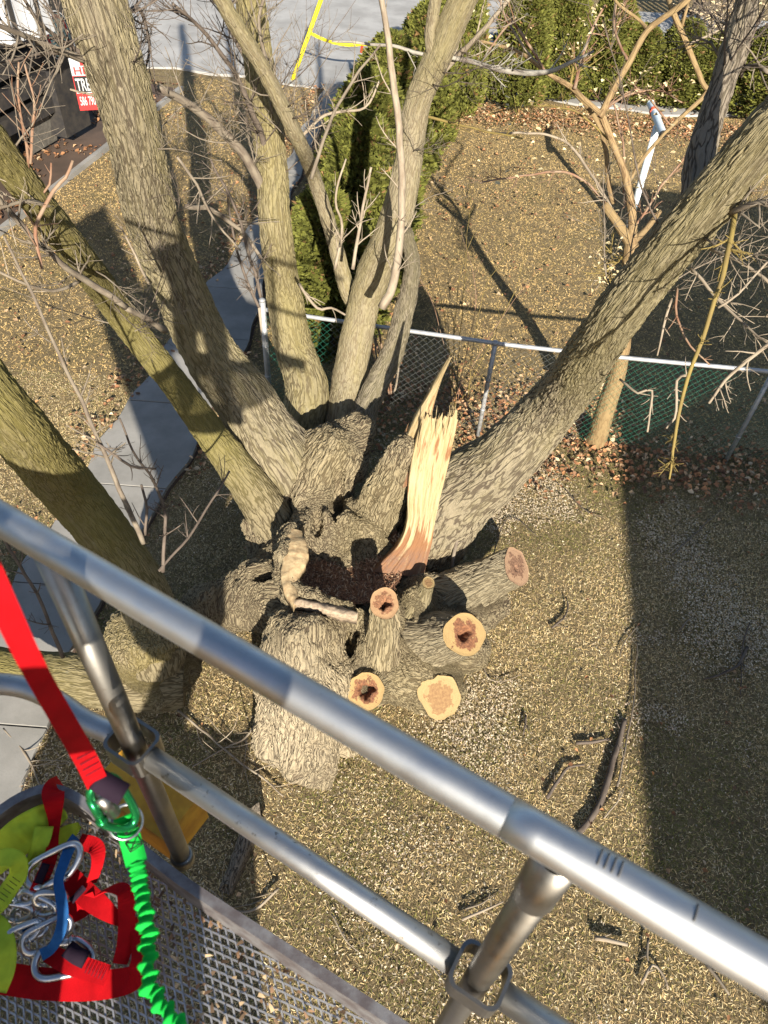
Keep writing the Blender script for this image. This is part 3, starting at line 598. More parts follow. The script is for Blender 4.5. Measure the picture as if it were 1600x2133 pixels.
stub(L2, facing(L2, .75), BARK_G, CUT, seed=2, hole=.33, deep=.09, label='round stub with a cream rim and a dark heart')
L3 = [(790, 1400, .3, 95), (795, 1345, .62, 80), (800, 1295, .85, 66), (801, 1257, 1.02, 60)]
stub(L3, (0.05, -.25, 1), BARK_T, mat_cut('cut_wood_rotten', (.42, .26, .14), (.34, .17, .09), (.14, .07, .04)), seed=3, hole=.4, deep=.12, rough=.08, label='upright rotten stub with peeling bark')
L4 = [(800, 1405, .2, 110), (778, 1425, .36, 95), (763, 1440, .48, 78)]
stub(L4, facing(L4, 1.1), BARK_T, CUT, seed=4, hole=.38, deep=.10, label='low stub with a dark rotted heart')
L5 = [(875, 1410, .08, 120), (900, 1435, .18, 100), (916, 1452, .26, 88)]
stub(L5, facing(L5, 1.4), BARK_T, CUT_P, seed=5, hole=-.4, deep=.0, rough=.14, label='low stub with a fully pale sawn face')
L6 = [(862, 1275, .5, 70), (880, 1238, .66, 40), (893, 1214, .76, 27)]
stub(L6, facing(L6, .8), BARK_M, CUT_P, seed=6, hole=-.3, n=28, label='small pale sawn stub')

# --- split shard standing in the hollow, spike behind it, exposed wood round the rim
def slab(name, left, right, mat, parent, thick, jag, seed, nu=40, nv=70, ridges=.012, label=None):
    """a splintered slab between a left and a right edge (px, py, z)"""
    Lp = np.array([P(*q) for q in left]); Rp = np.array([P(*q) for q in right]); Lq, _ = catmull(Lp, np.zeros(len(Lp)), .01); Rq, _ = catmull(Rp, np.zeros(len(Rp)), .01)
    def at(Q, t): x = t*(len(Q)-1); i = np.minimum(x.astype(int), len(Q)-2); return Q[i]+(Q[i+1]-Q[i])*(x-i)[..., None]
    u = np.linspace(0, 1, nu+1); top = 1-jag*np.abs(vnoise(np.stack([u*9+seed, u*0, u*0], -1), seed)*.8+vnoise(np.stack([u*26+seed, u*0, u*0], -1), seed+1)*.5-.15)
    v = np.linspace(0, 1, nv+1); U, Vv = np.meshgrid(u, v); VV = Vv*top[None, :]
    A = at(Lq, VV); B = at(Rq, VV); G = A+(B-A)*U[..., None]
    du = np.gradient(G, axis=1); dv = np.gradient(G, axis=0); Nn = np.cross(du, dv); Nn /= np.maximum(1e-9, np.linalg.norm(Nn, axis=-1))[..., None]
    if (Nn[nv//2, nu//2]@(CAMP-G[nv//2, nu//2])) < 0: Nn = -Nn
    length = np.linalg.norm(Lp[-1]-Lp[0]); W = np.linalg.norm(G[nv//2, -1]-G[nv//2, 0])
    rd = fbm(np.stack([U*W*60, VV*length*2.2, U*0+seed], -1), seed+3, 3)-.5; G = G+Nn*(rd*ridges*2)[..., None]+Nn*((U-.5)**2*-.10)[..., None]
    th = thick*(1-.85*Vv**3); Bk = G-Nn*th[..., None]; c = nu+1; o = (nv+1)*c; f = []; mi = []
    for j in range(nv):
        for i in range(nu): a = j*c+i; f.append((a, a+1, a+c+1, a+c)); mi.append(0)
    for j in range(nv):
        for i in range(nu): a = o+j*c+i; f.append((a, a+c, a+c+1, a+1)); mi.append(1)
    for j in range(nv):
        a = j*c; f.append((a, a+c, o+a+c, o+a)); mi.append(0); a = j*c+nu; f.append((a, o+a, o+a+c, a+c)); mi.append(0)
    for i in range(nu): a = nv*c+i; f.append((a, a+1, o+a+1, o+a)); mi.append(0)
    gr = np.stack([U*W, VV*length, U*0+seed], -1).reshape(-1, 3); bk = G.reshape(-1, 3)*np.array([1, 1, .3])
    mb = MB(); mb.add(np.concatenate([G.reshape(-1, 3), Bk.reshape(-1, 3)]), f, 0, grain=np.concatenate([gr, gr]), bark=np.concatenate([bk, bk])); mb.m = mi
    ob = mb.build(name, [mat, BARK_D], parent); return tag(ob, label)
slab('split_shard', [(778, 1192, .58), (832, 1135, .80), (849, 1085, .98), (850, 1040, 1.13), (855, 985, 1.36), (868, 920, 1.64), (890, 850, 1.96)],
     [(882, 1204, .56), (900, 1135, .80), (908, 1085, .98), (918, 1040, 1.13), (932, 985, 1.36), (946, 920, 1.64), (959, 856, 1.94)], SPLIT, tree, .10, .11, 3, ridges=.011, nu=56, nv=80, label='pale freshly split slab of wood standing upright in the hollow')
slab('split_spike', [(838, 1020, 1.15), (846, 930, 1.5), (868, 872, 1.8), (900, 815, 2.05), (938, 744, 2.4)],
     [(866, 1000, 1.22), (876, 925, 1.52), (896, 880, 1.76), (916, 812, 2.06), (944, 742, 2.41)], SPLIT, tree, .05, .02, 6, 16, 60, .008, label='thin pointed splinter rising behind the shard')
slab('split_bark', [(800, 1035, .95), (822, 960, 1.3), (850, 880, 1.65)], [(840, 1035, .98), (852, 955, 1.33), (868, 866, 1.72)], mat_plain('torn_bark', (.42, .24, .12), .9, 0, .5, 40, .6), tree, .05, .12, 9, 14, 40, .01)
for i in range(16):                                      # loose splinters along the break
    u = RS.uniform(0, 1); e0 = P(872+u*74, 905-u*4, 1.70); tp_ = e0+np.array([RS.normal(0, .025), RS.normal(0, .03), RS.uniform(.12, .34)]); w = RS.uniform(.004, .010); mb = MB()
    q = np.array([e0-(0, 0, .15), e0*.5+tp_*.5+RS.normal(0, .006, 3), tp_]); v, f, bk = tube(q, [w, w*.75, .0008], 5); mb.add(v, f, 0, grain=np.stack([v[:, 0]*3, v[:, 2]*.6+.6, v[:, 1]], 1), bark=bk); mb.build('splinter', SPLIT, tree, False)
def hit(px, py, lift=.035):                              # where the line of sight meets the trunk
    t = np.arange(3.5, 8, .01); pts = np.array([0, 0, CZ])+np.outer(t, ray(px, py)); d = sdf(pts); k = np.argmax(d < 0) if (d < 0).any() else np.argmin(d); return pts[k]-ray(px, py)*lift
def rimstrip(name, outer, inner, mat, seed, label=None):
    A = np.array([hit(*q) for q in outer]); B = np.array([hit(*q) for q in inner]); zr = np.maximum(A[:, 2], B[:, 2]); zr = np.maximum(zr, np.median(zr)-.05)
    A = np.array([P(*q, z+.012) for q, z in zip(outer, zr)]); B = np.array([P(*q, z-.012) for q, z in zip(inner, zr)])
    for k in range(2): A[1:-1] = (A[:-2]+2*A[1:-1]+A[2:])/4; B[1:-1] = (B[:-2]+2*B[1:-1]+B[2:])/4
    Aq, _ = catmull(A, np.zeros(len(A)), .008); Bq, _ = catmull(B, np.zeros(len(B)), .008); n = 90; nu = 12
    ip = lambda Q: np.stack([np.interp(np.linspace(0, len(Q)-1, n), np.arange(len(Q)), Q[:, k]) for k in range(3)], 1)
    Aq, Bq = ip(Aq), ip(Bq); u = np.linspace(0, 1, nu); G = Aq[:, None]+(Bq-Aq)[:, None]*u[None, :, None]
    jag = (fbm(Aq*18, seed, 3)-.5)*.05; G = G+((Bq-Aq)/np.maximum(.02, np.linalg.norm(Bq-Aq, axis=1))[:, None])[:, None]*(jag[:, None]*(u[None]-.3))[..., None]
    G[..., 2] += (fbm(G*np.array([14, 14, 8]), seed+3, 3)-.5)*.035-.02*(np.abs(u-.5)*2)[None]**2; Bk = G-np.array([0, 0, .10]); c = nu; o = n*c; f = []
    for i in range(n-1):
        for j in range(nu-1): a = i*c+j; f += [(a, a+1, a+c+1, a+c), (o+a, o+a+c, o+a+c+1, o+a+1)]
        a = i*c; f.append((a, a+c, o+a+c, o+a)); a = i*c+nu-1; f.append((a, o+a, o+a+c, a+c))
    mb = MB(); mb.add(np.concatenate([G.reshape(-1, 3), Bk.reshape(-1, 3)]), f); return tag(mb.build(name, mat, tree), label)
rimstrip('exposed_wood', [(590, 1100), (602, 1132), (584, 1166), (577, 1202), (587, 1236), (610, 1255)], [(628, 1103), (660, 1140), (644, 1172), (617, 1190), (611, 1212), (622, 1240)], PALEWOOD, 4, 'cream coloured torn wood along the left rim of the hollow')
rimstrip('torn_rim', [(612, 1252), (640, 1262), (676, 1264), (712, 1276), (744, 1284)], [(616, 1242), (642, 1250), (676, 1250), (712, 1258), (746, 1272)], mat_plain('grey_torn_wood', (.36, .28, .20), .85, 0, .5, 40, .5), 6)
# rotten litter inside the hollow
n = 9000; rr = np.sqrt(RS.uniform(0, 1, n)); an = RS.uniform(0, 6.283, n)
hx, hy = P(725, 1172, .50)[:2]; lx = hx+rr*.50*np.cos(an); ly = hy+rr*.52*np.sin(an)
bl = blades('rotten_litter', lx, ly, (.015, .06), (.004, .012), (-10, 50), pick(n, [(.19, .10, .06), (.27, .155, .09), (.13, .075, .05), (.44, .32, .21), (.30, .16, .09)], [3, 3, 2, 2, 1]), None)
co = np.empty(len(bl.data.vertices)*3, np.float32); bl.data.vertices.foreach_get('co', co); co = co.reshape(-1, 3)
co[:, 2] += .47+.11*np.repeat(rr, 5)+.05*np.repeat(fbm2(lx, ly, 7, 77), 5); bl.data.vertices.foreach_set('co', co.ravel()); bl.parent = tree; bl.matrix_parent_inverse = Matrix.Translation(tree.location).inverted()
m = MB(); a = np.linspace(0, 6.283, 40, endpoint=False); V = [np.array([[hx, hy, .43]])]
for r in (.15, .3, .42, .50): V.append(np.stack([hx+np.cos(a)*r, hy+np.sin(a)*r, .43+.10*r/.45+.05*fbm2(hx+np.cos(a)*r, hy+np.sin(a)*r, 7, 77)], 1))
m.add(np.concatenate(V), [(0, 1+i, 1+(i+1) % 40) for i in range(40)]+[(1+k*40+i, 1+(k+1)*40+i, 1+(k+1)*40+(i+1) % 40, 1+k*40+(i+1) % 40) for k in range(3) for i in range(40)])
m.build('rotten_floor', mat_plain('rotten_heartwood', (.15, .085, .052), .95, 0, .5, 40, .8, c2=(.08, .045, .03)), tree)
# ================================================================== HOUSE (right of the picture, its straight shadow lies on the lawn)
def house(c0, c1, w, h, label):
    """eave edge from c0 (far end) to c1 (near end); the house extends to the right of it"""
    c0 = np.array([*c0, 0.]); c1 = np.array([*c1, 0.]); v = norm(c0-c1); u = np.array([v[1], -v[0], 0]); L = np.linalg.norm(c0-c1); o = .35
    R = np.stack([u, v, (0, 0, 1)], 1); ctr = (c0+c1)/2+u*w/2
    hs = empty('house', ctr, label, 'house'); m = MB(); m.box(ctr+np.array([0, 0, h/2-.1]), (w-2*o, L-2*o, h-.2), R); wall = m.build('wall', SIDING, hs, False)
    m = MB(); rh = .30*w/2; ridge = max(.2, L-w)/2
    m.add([ctr+R@np.array(q) for q in [(-w/2, -L/2, h-.12), (w/2, -L/2, h-.12), (w/2, L/2, h-.12), (-w/2, L/2, h-.12), (-w/2, -L/2, h), (w/2, -L/2, h), (w/2, L/2, h), (-w/2, L/2, h), (0, -ridge, h+rh), (0, ridge, h+rh)]],
          [(3, 2, 1, 0), (0, 1, 5, 4), (1, 2, 6, 5), (2, 3, 7, 6), (3, 0, 4, 7), (4, 5, 8), (5, 6, 9, 8), (6, 7, 9), (7, 4, 8, 9)]); m.build('roof', ROOFM, hs, False)
    for k in (-.3, 0, .3):
        for z in (1.5, 4.1):
            m = MB(); m.box(ctr+R@np.array([-w/2+o-.01, k*L, z]), (.06, 1.0, 1.25), R); wf = m.build('window', CONE_W, wall, False)
    return hs
house((6.2, 1.65), (4.85, -10.3), 8.5, 5.5, 'pale sided house with a low hip roof right of the shaded lawn')

# ================================================================== CHAIN LINK FENCE
fence = empty('chain_link_fence', (1.0, 6.46, 0), 'green chain link fence with a galvanised top rail behind the maple', 'fence')
FX = [-1.43, 1.0, 3.8, 6.6]; FH = [1.25, 1.22, 1.2, 1.2]
def fp(x, z): return np.array([x, fence_y(x), z])
for i, x in enumerate(FX):
    m = MB(); p = fp(x, 0); m.tube([p+(0, 0, -.1), p+(0, 0, FH[i]*.5), p+(0, 0, FH[i]+(.06 if i == 0 else 0))], .032 if i == 0 else .024, 14); po = m.build('post', FENCEM, fence)
    m = MB(); q = p+np.array([0, 0, FH[i]+(.06 if i == 0 else 0)]); m.tube([q, q+(0, 0, .02), q+(0, 0, .035)], [.036, .034, .012], 14); m.build('post_cap', FENCEM, po)
    for z in (.35, .75): m = MB(); m.tube([p+(0, 0, z), p+(0, 0, z+.02)], .036 if i == 0 else .028, 14); m.build('tie_band', FENCEM, po)
m = MB(); xs = np.linspace(-1.43, 6.6, 40); m.tube([fp(x, 1.215+.006*math.sin(x*2.1)) for x in xs], .022, 14); m.build('top_rail', FENCEM, fence)
WIRE = mat_plain('sunlit_wire', (.20, .21, .20), .5, .3, .2); m = MB(); mg = MB(); ml = MB(); pitch = .078; hh = 1.17; nz = int(hh/pitch)
for c in range(int(8.0/pitch)):
    x0 = -1.41+c*pitch; pts = []
    for k in range(nz*2+1):
        x = x0+(pitch*.5 if (k+c*0) % 2 else -.5*pitch*0); z = 1.20-k*pitch*.5-.03*math.sin(x*1.3)**2
        pts.append((x, fence_y(x)-.028+.012*math.sin(x*3+z*4)+(.004 if k % 2 else -.004), max(z, .01)))
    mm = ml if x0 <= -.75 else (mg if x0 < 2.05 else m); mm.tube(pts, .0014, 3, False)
    mm.tube([(2*(x0+pitch*.5)-a-pitch*.0, b, z) for a, b, z in pts], .0014, 3, False)
m.build('wire_mesh', VINYL, fence, False); ml.build('wire_mesh', VINYL, fence, False); mg.build('wire_mesh', WIRE, fence, False)  # middle stretch is the same green mesh, its sunlit look painted grey

# ================================================================== ARBORVITAE
def sprays(n, h, r, seed, col_a, col_b):
    rs = np.random.RandomState(seed); t = rs.uniform(0, 1, n)**.85; an = rs.uniform(0, 2*math.pi, n)
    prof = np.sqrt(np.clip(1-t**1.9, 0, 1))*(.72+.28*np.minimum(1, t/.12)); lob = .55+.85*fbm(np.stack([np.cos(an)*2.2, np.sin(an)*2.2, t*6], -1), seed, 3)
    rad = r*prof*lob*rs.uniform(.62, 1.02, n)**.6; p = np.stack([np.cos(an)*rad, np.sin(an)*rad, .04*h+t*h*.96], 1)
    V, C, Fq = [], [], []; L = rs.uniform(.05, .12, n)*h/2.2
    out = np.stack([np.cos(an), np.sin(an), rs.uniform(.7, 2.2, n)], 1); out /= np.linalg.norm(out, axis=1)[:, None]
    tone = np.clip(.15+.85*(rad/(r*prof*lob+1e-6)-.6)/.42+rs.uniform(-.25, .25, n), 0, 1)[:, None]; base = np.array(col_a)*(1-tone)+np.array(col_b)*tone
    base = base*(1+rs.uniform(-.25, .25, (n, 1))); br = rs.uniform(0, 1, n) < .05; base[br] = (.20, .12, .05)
    for k in range(3):
        d = out+rs.normal(0, .45, (n, 3)); d /= np.linalg.norm(d, axis=1)[:, None]; s = np.cross(d, rs.normal(0, 1, (n, 3))); s /= np.linalg.norm(s, axis=1)[:, None]
        w = (L*rs.uniform(.14, .24, n))[:, None]; l = (L*rs.uniform(.7, 1.1, n))[:, None]
        V.append(np.stack([p-s*w*.3, p+d*l*.55-s*w, p+d*l, p+d*l*.5+s*w], 1)); C.append(np.repeat(base[:, None]*(1+.12*(k-1)), 4, 1))
    V = np.concatenate(V).reshape(-1, 3); C = np.concatenate(C).reshape(-1, 3); i = np.arange(len(V)//4)*4
    return V, np.stack([i, i+1, i+2, i+3], 1), np.concatenate([C, np.ones((len(C), 1))], 1)
FOL = NT('arborvitae_foliage', .75, 0, .2); FOL.color(FOL.attr('Col', 'Color')); FOL.b.inputs['Subsurface Weight'].default_value = 0; FOL = FOL.m
ARB = []
for k in range(3):
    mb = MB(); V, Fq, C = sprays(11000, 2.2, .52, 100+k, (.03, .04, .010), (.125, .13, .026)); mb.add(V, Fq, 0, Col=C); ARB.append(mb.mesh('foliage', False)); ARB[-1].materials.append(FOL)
mb = MB(); mb.tube([(0, 0, -.1), (.02, 0, .6), (0, .02, 1.5), (0, 0, 2.0)], [.05, .045, .03, .01], 8); STEM = mb.mesh('trunk'); STEM.materials.append(BARK_D)
def arborvitae(x, y, h, r, k, label, group):
    e = empty('arborvitae', (x, y, 0), label, 'shrub', group); e.scale = (r/.52, r/.52, h/2.2); e.rotation_euler = (RS.uniform(-.04, .04), RS.uniform(-.04, .04), RS.uniform(0, 6.28))
    for nm, me in (('crown', ARB[k]), ('trunk', STEM)):
        o = bpy.data.objects.new(nm, me); col.objects.link(o); o.parent = e
    return e
def top_h(bx, by, py):                                   # height of a thing at ground (bx, by) whose top is seen at image row py
    best = min((abs(project((bx, by, z))[1]-py), z) for z in np.arange(.3, 4.5, .02)); return best[1]
def project(p):
    q = np.asarray(p, float)-np.array([0, 0, CZ]); c = q[0]*RIGHT+q[1]*FWD-q[2]*DOWN; return CX+F_PX*c[0]/c[2], CY+F_PX*c[1]/c[2]
near_lab = ['dark green arborvitae just behind the fence, nearest of the hedge by the walk', 'second arborvitae from the fence in the hedge by the walk', 'third arborvitae from the fence in the hedge by the walk', 'fourth arborvitae from the fence, left of the third maple stem', 'fifth arborvitae from the fence, close to the traffic cone', 'arborvitae at the drive end of the hedge by the walk']
for i, (x, y, h, r) in enumerate([(-.85, 8.0, 1.95, .62), (-.62, 9.3, 2.3, .72), (-.55, 10.9, 2.3, .78), (-.36, 12.6, 2.3, .76), (.08, 14.4, 2.3, .66), (.75, 16.3, 2.7, .6)]):
    arborvitae(x, y, h, r, i % 3, near_lab[i], 'hedge beside the walk')
back_lab = ['tall arborvitae at the left end of the back hedge', 'tall arborvitae second from the left in the back hedge', 'tall arborvitae third from the left in the back hedge', 'pointed arborvitae just left of the clothesline pole top', 'rounded short arborvitae right behind the clothesline pole', 'short arborvitae left of the grey forked limb', 'arborvitae right of the grey forked limb', 'arborvitae at the right edge of the picture']
for i, (bx, by, ty, r) in enumerate([(1065, 218, -35, .66), (1155, 205, -30, .62), (1240, 205, -20, .62), (1312, 212, 55, .60), (1392, 218, 45, .68), (1460, 225, 70, .62), (1550, 235, 60, .72), (1640, 250, 40, .70)]):
    g = P(bx, by); arborvitae(g[0], g[1], top_h(g[0], g[1], ty), r, (i+1) % 3, back_lab[i], 'back hedge of arborvitae')

# ================================================================== CLOTHESLINE POLE
cp = P(1304, 490); pole = empty('clothesline_pole', cp, 'pale blue clothesline pole with a tubular crossarm and red tie', 'pole')
m = MB(); top = cp+np.array([-.03, 0, 1.66]); m.tube([cp+(0, 0, -.1), (cp+top)/2, top], .052, 16); m.build('upright', POLEP, pole)
a = P(1357, 214, 1.72); b = P(1381, 280, 1.70); a[2] = b[2] = 1.70; m = MB(); m.tube([a, a*.5+b*.5, b], .055, 16, False); arm = m.build('crossarm', POLEP, pole)
m = MB(); d = norm(a-b); m.tube([a, a+d*.04, a+d*.06], [.058, .055, .02], 16); m.build('end_cap', POLEP, arm); m = MB(); m.tube([b-d*.01, b+d*.01], .05, 16); m.build('open_end_shade', DARKRUBBER, arm)  # black disc stands in for the dark inside of the open tube
m = MB(); q = a+(b-a)*.3
for k in range(3): m.tube([q+d*.03*k+.062*(np.cos(t)*np.array([1, 0, 0])+np.sin(t)*np.array([0, .3, .95])) for t in np.linspace(0, 6.283, 14)], .008, 5)
m.build('tie', mat_plain('red_tie', (.62, .10, .04), .6), pole)

# ================================================================== CONE, GUY WIRE GUARD, TAPE
cb = P(752, 188); cone = empty('traffic_cone', cb, 'orange traffic cone with two white bands on the edge of the drive', 'cone')
m = MB(); m.box(cb+np.array([0, 0, .035]), (.36, .36, .03)); m.build('base', CONE_O, cone, False)
H = .80; rr_ = lambda t: .14*(1-t)+.026*t
m = MB(); m.tube([cb+np.array([0, 0, .05+t*H]) for t in (0, .25, .5, .75, 1)], [rr_(t) for t in (0, .25, .5, .75, 1)], 24); m.build('body', CONE_O, cone)
for t0, t1 in ((.38, .56), (.66, .84)):
    m = MB(); m.tube([cb+np.array([0, 0, .05+t*H]) for t in (t0, t1)], [rr_(t0)+.004, rr_(t1)+.004], 24, False); m.build('band', CONE_W, cone)
g0 = P(609, 168); g1 = S(672, -10, 18.6); guy = empty('guy_wire_guard', g0, 'bright yellow guy wire guard slanting up from the lawn edge', 'guy guard')
m = MB(); m.tube([g0, g0*.5+g1*.5, g1, g1+(g1-g0)*.1], .045, 12); m.build('sleeve', YEL, guy); m = MB(); m.tube([g1+(g1-g0)*.1, g1+(g1-g0)*1.5], .006, 6); m.build('cable', FENCEM, guy)
ct = cb+np.array([0, 0, .87]); pa = g0+(g1-g0)*.58; pts = [pa+(ct-pa)*t+np.array([0, 0, -.18*4*t*(1-t)*.5]) for t in np.linspace(0, 1, 9)]+[ct+np.array([.5, .1, -.02]), ct+np.array([1.1, .3, -.15])]
m = MB(); v, f, uv = ribbon(pts, .06, (0, -1, .4), .001, .08); m.add(v, f); tag(m.build('caution_tape', YEL), 'yellow caution tape strung from the guy guard over the cone', 'tape')

# ================================================================== TRUCK
t0 = P(152, 296); q0_ = P(100, 216, 1.3); q1_ = P(0, 268, 1.3); U = norm(q1_-q0_); U[2] = 0; U = norm(U); Vv_ = np.array([U[1], -U[0], 0]); Vv_ = Vv_ if Vv_[1] > 0 else -Vv_
TR = np.stack([U, Vv_, (0, 0, 1)], 1); tz = top_h(t0[0], t0[1], 72)
truck = empty('dump_truck', t0, 'black tree service truck with round emblem parked on the drive strip', 'truck')
def tb(name, c, size, mat, parent=truck, rot=None):
    m = MB(); m.box(t0+TR@np.array(c), size, TR if rot is None else TR@rot); return m.build(name, mat, parent, False)
HT = max(2.2, min(3.0, tz))
body = tb('body', (2.6, 1.2, .62+(HT-.9)/2), (4.9, 2.0, HT-1.0), BLACKP)
tb('corner_post', (.0, .0, HT/2+.12), (.72, .40, HT-.2), BLACKP)
for k, z in enumerate((.75, 1.12, 1.5, 1.9)): tb('side_rail', (2.4, .05, z), (4.6, .28, .24), BLACKP)
tb('bumper', (.1, 1.3, .45), (.25, 2.2, .3), BLACKP)
fl = np.array([[1, 0, 0], [0, math.cos(.25), -math.sin(.25)], [0, math.sin(.25), math.cos(.25)]]); tb('mud_flap', (.55, .1, .38), (.7, .03, .62), mat_plain('grey_rubber_flap', (.16, .15, .13), .9, 0, .4, 15), truck, fl)
for y in (.35, 2.0):
    m = MB(); c = t0+TR@np.array([1.5, y, .45]); ax = TR[:, 1]; m.tube([c-ax*.14, c-ax*.12, c+ax*.12, c+ax*.14], [.40, .45, .45, .40], 28); w = m.build('wheel', DARKRUBBER, truck); m = MB(); m.tube([c-ax*.15, c+ax*.15], .2, 20); m.build('rim', WHITEP, w)
lb1 = TR.T@(P(48, 22, 2.5)-t0); lb2 = TR.T@(P(-5, 35, 2.5)-t0)
for q in (lb1, lb2): bxo = tb('load_box', q, (.38, .6, .5), WHITEP); tb('strap', q+np.array([.08, 0, .003]), (.08, .63, .53), BLACKP, bxo); tb('lid', q+np.array([0, 0, .27]), (.42, .64, .04), WHITEP, bxo)
tb('chute', (.2, 1.0, HT+.25), (.5, .7, .5), BLACKP)
# rear face: emblem disc and sign, both facing -U (to the right)
nR = -Vv_; eR = np.stack([-U, (0, 0, 1), nR], 1)
def disc(name, c, r, mat, off, parent, r0=0):
    m = MB(); n = 40; a = np.linspace(0, 2*math.pi, n, endpoint=False); o = c+nR*off; ring = lambda rr, dz: o+nR*dz+rr*(np.cos(a)[:, None]*eR[:, 0]+np.sin(a)[:, None]*eR[:, 1])
    m.add(np.concatenate([ring(r, .0), ring(r, -.008), ring(max(r0, .001), 0)]), [(i, (i+1) % n, n+(i+1) % n, n+i) for i in range(n)]+[(2*n+i, 2*n+(i+1) % n, (i+1) % n, i) for i in range(n)]); return m.build(name, mat, parent, False)
ec = t0+TR@np.array([.0, -.20, HT-.50])
em = disc('emblem', ec, .34, PURE['white'], .010, truck); disc('emblem_ring', ec, .325, PURE['black'], .012, em); disc('emblem_field', ec, .30, PURE['teal'], .016, em)
disc('emblem_arc', ec+np.array([0, 0, .02]), .27, PURE['red'], .020, em, .22)
m = MB()
for q in range(9):
    an = q*.7; b0 = ec+nR*.022+eR[:, 0]*(.05*math.cos(an*2)+.02*(q-4))+eR[:, 1]*(-.12+.02*(q % 3)); b1 = b0+eR[:, 1]*(.16-.015*abs(q-4))+eR[:, 0]*.02*(q-4)
    m.tube([b0, b1], [.016, .006], 6)
m.build('emblem_tree', PURE['black'], em)
def text(name, s, c, size, mat, parent, off, sx=1.0):
    cu = bpy.data.curves.new(name, 'FONT'); cu.body = s; cu.size = size; cu.extrude = .002; cu.offset = size*.015; tmp = bpy.data.objects.new(name+'_src', cu); col.objects.link(tmp)
    bpy.context.view_layer.update(); me = bpy.data.meshes.new_from_object(tmp.evaluated_get(bpy.context.evaluated_depsgraph_get())); bpy.data.objects.remove(tmp)
    X = np.array([v.co for v in me.vertices])
    if len(X):
        W = c+np.outer(X[:, 0]*sx, sR[:, 0])+np.outer(X[:, 1], sR[:, 1])+sR[:, 2]*off+np.outer(X[:, 2], sR[:, 2]); me.vertices.foreach_set('co', W.astype(np.float32).ravel())
    me.update(); return link(name, me, mat, parent)
# the sign stands across the tailgate, turned towards the lawn
sn = norm(np.array([.35, -.94, 0])); sx_ = np.cross((0, 0, 1), sn); sR = np.stack([sx_, (0, 0, 1), sn], 1)
sc0 = P(157, 186, 1.1)
def panel(name, x0, x1, z0, z1, mat, off, parent):
    m = MB(); c = sc0+sR[:, 0]*(x0+x1)/2+np.array([0, 0, (z0+z1)/2])+sn*off; m.box(c, (x1-x0, z1-z0, .01), sR); return m.build(name, mat, parent, False)
KS = .52
sg = panel('sign', 0, .9*KS, -.62*KS, 1.0*KS, PURE['red'], 0, truck)
panel('sign_field', 0.0, .9*KS, .38*KS, 1.0*KS, PURE['white'], .008, sg); panel('sign_block', .30*KS, .9*KS, .66*KS, .94*KS, PURE['red'], .014, sg); panel('sign_band', .02*KS, .9*KS, -.1*KS, .36*KS, PURE['black'], .008, sg); panel('sign_line', .02*KS, .9*KS, -.115*KS, -.085*KS, PURE['white'], .014, sg)
text('lettering', 'HIT', sc0+np.array([0, 0, .42*KS])+sR[:, 0]*.06*KS, .30*KS, PURE['red'], sg, .016, 1.2); text('lettering', 'TREE S', sc0+np.array([0, 0, -.04*KS])+sR[:, 0]*.05*KS, .50*KS, PURE['white'], sg, .016, .5); text('lettering', '586 790 11', sc0+np.array([0, 0, -.46*KS])+sR[:, 0]*.06*KS, .36*KS, PURE['white'], sg, .016, .4)

# ================================================================== SLATTED FENCE AND DRY SHRUB BEHIND THE HEDGE
g = P(1455, 60); wf = empty('slat_fence', g, 'dark wooden slat fence behind the back hedge', 'fence'); DARKW = mat_plain('dark_stained_wood', (.05, .04, .032), .85, 0, .4, 10)
for k in range(9): m = MB(); m.box(g+np.array([-.7+k*.2, .02*(k % 2), .85]), (.12, .03, 1.7)); m.build('slat', DARKW, wf, False)
for z in (.4, 1.3): m = MB(); m.box(g+np.array([.1, .05, z]), (2.0, .04, .09)); m.build('rail', DARKW, wf, False)
# ================================================================== THE LIFT: bucket, boom and chassis move as one
ZR, ZM, ZF = 4.85, 4.35, 3.81
ra = P(60, 1115, ZR); rb = P(1590, 2015, ZR); UU = norm(rb-ra); NN = np.array([UU[1], -UU[0], 0]); NN = NN if NN@(-ra) > 0 else -NN
lift = empty('aerial_lift', (0, 0, 0), 'galvanised lift bucket with tubular guard rails in the foreground', 'lift')
SCUFF = mat_plain('rail_scuff', (.10, .10, .10), .7); rj = P(1120, 1742, ZR); t_j = (rj-ra)@UU
m = MB(); m.tube([ra-UU*1.1, ra, ra+UU*t_j*.5, ra+UU*t_j, ra+UU*(t_j+.3)], .0190, 40); m.build('top_rail', RAIL, lift)
m = MB(); c = ra+UU*t_j; m.tube([c+UU*d for d in (-.03, .0, .04, .08, .9)], [.01905, .0193, .0197, .0201, .0202], 40); sl = m.build('top_rail', RAIL, lift)
for d in (.05, .056, .062, .068, .13): m = MB(); m.tube([c+UU*d+.0204*(np.cos(a)*np.array([0, 0, 1])+np.sin(a)*NN) for a in np.linspace(-.5, .25, 8)], .0010, 5); m.build('scuff', SCUFF, sl)
foot1 = P(85, 1150, ZR); foot2 = P(1165, 1790, ZR); foot1 = ra+UU*((foot1-ra)@UU); foot2 = ra+UU*((foot2-ra)@UU)
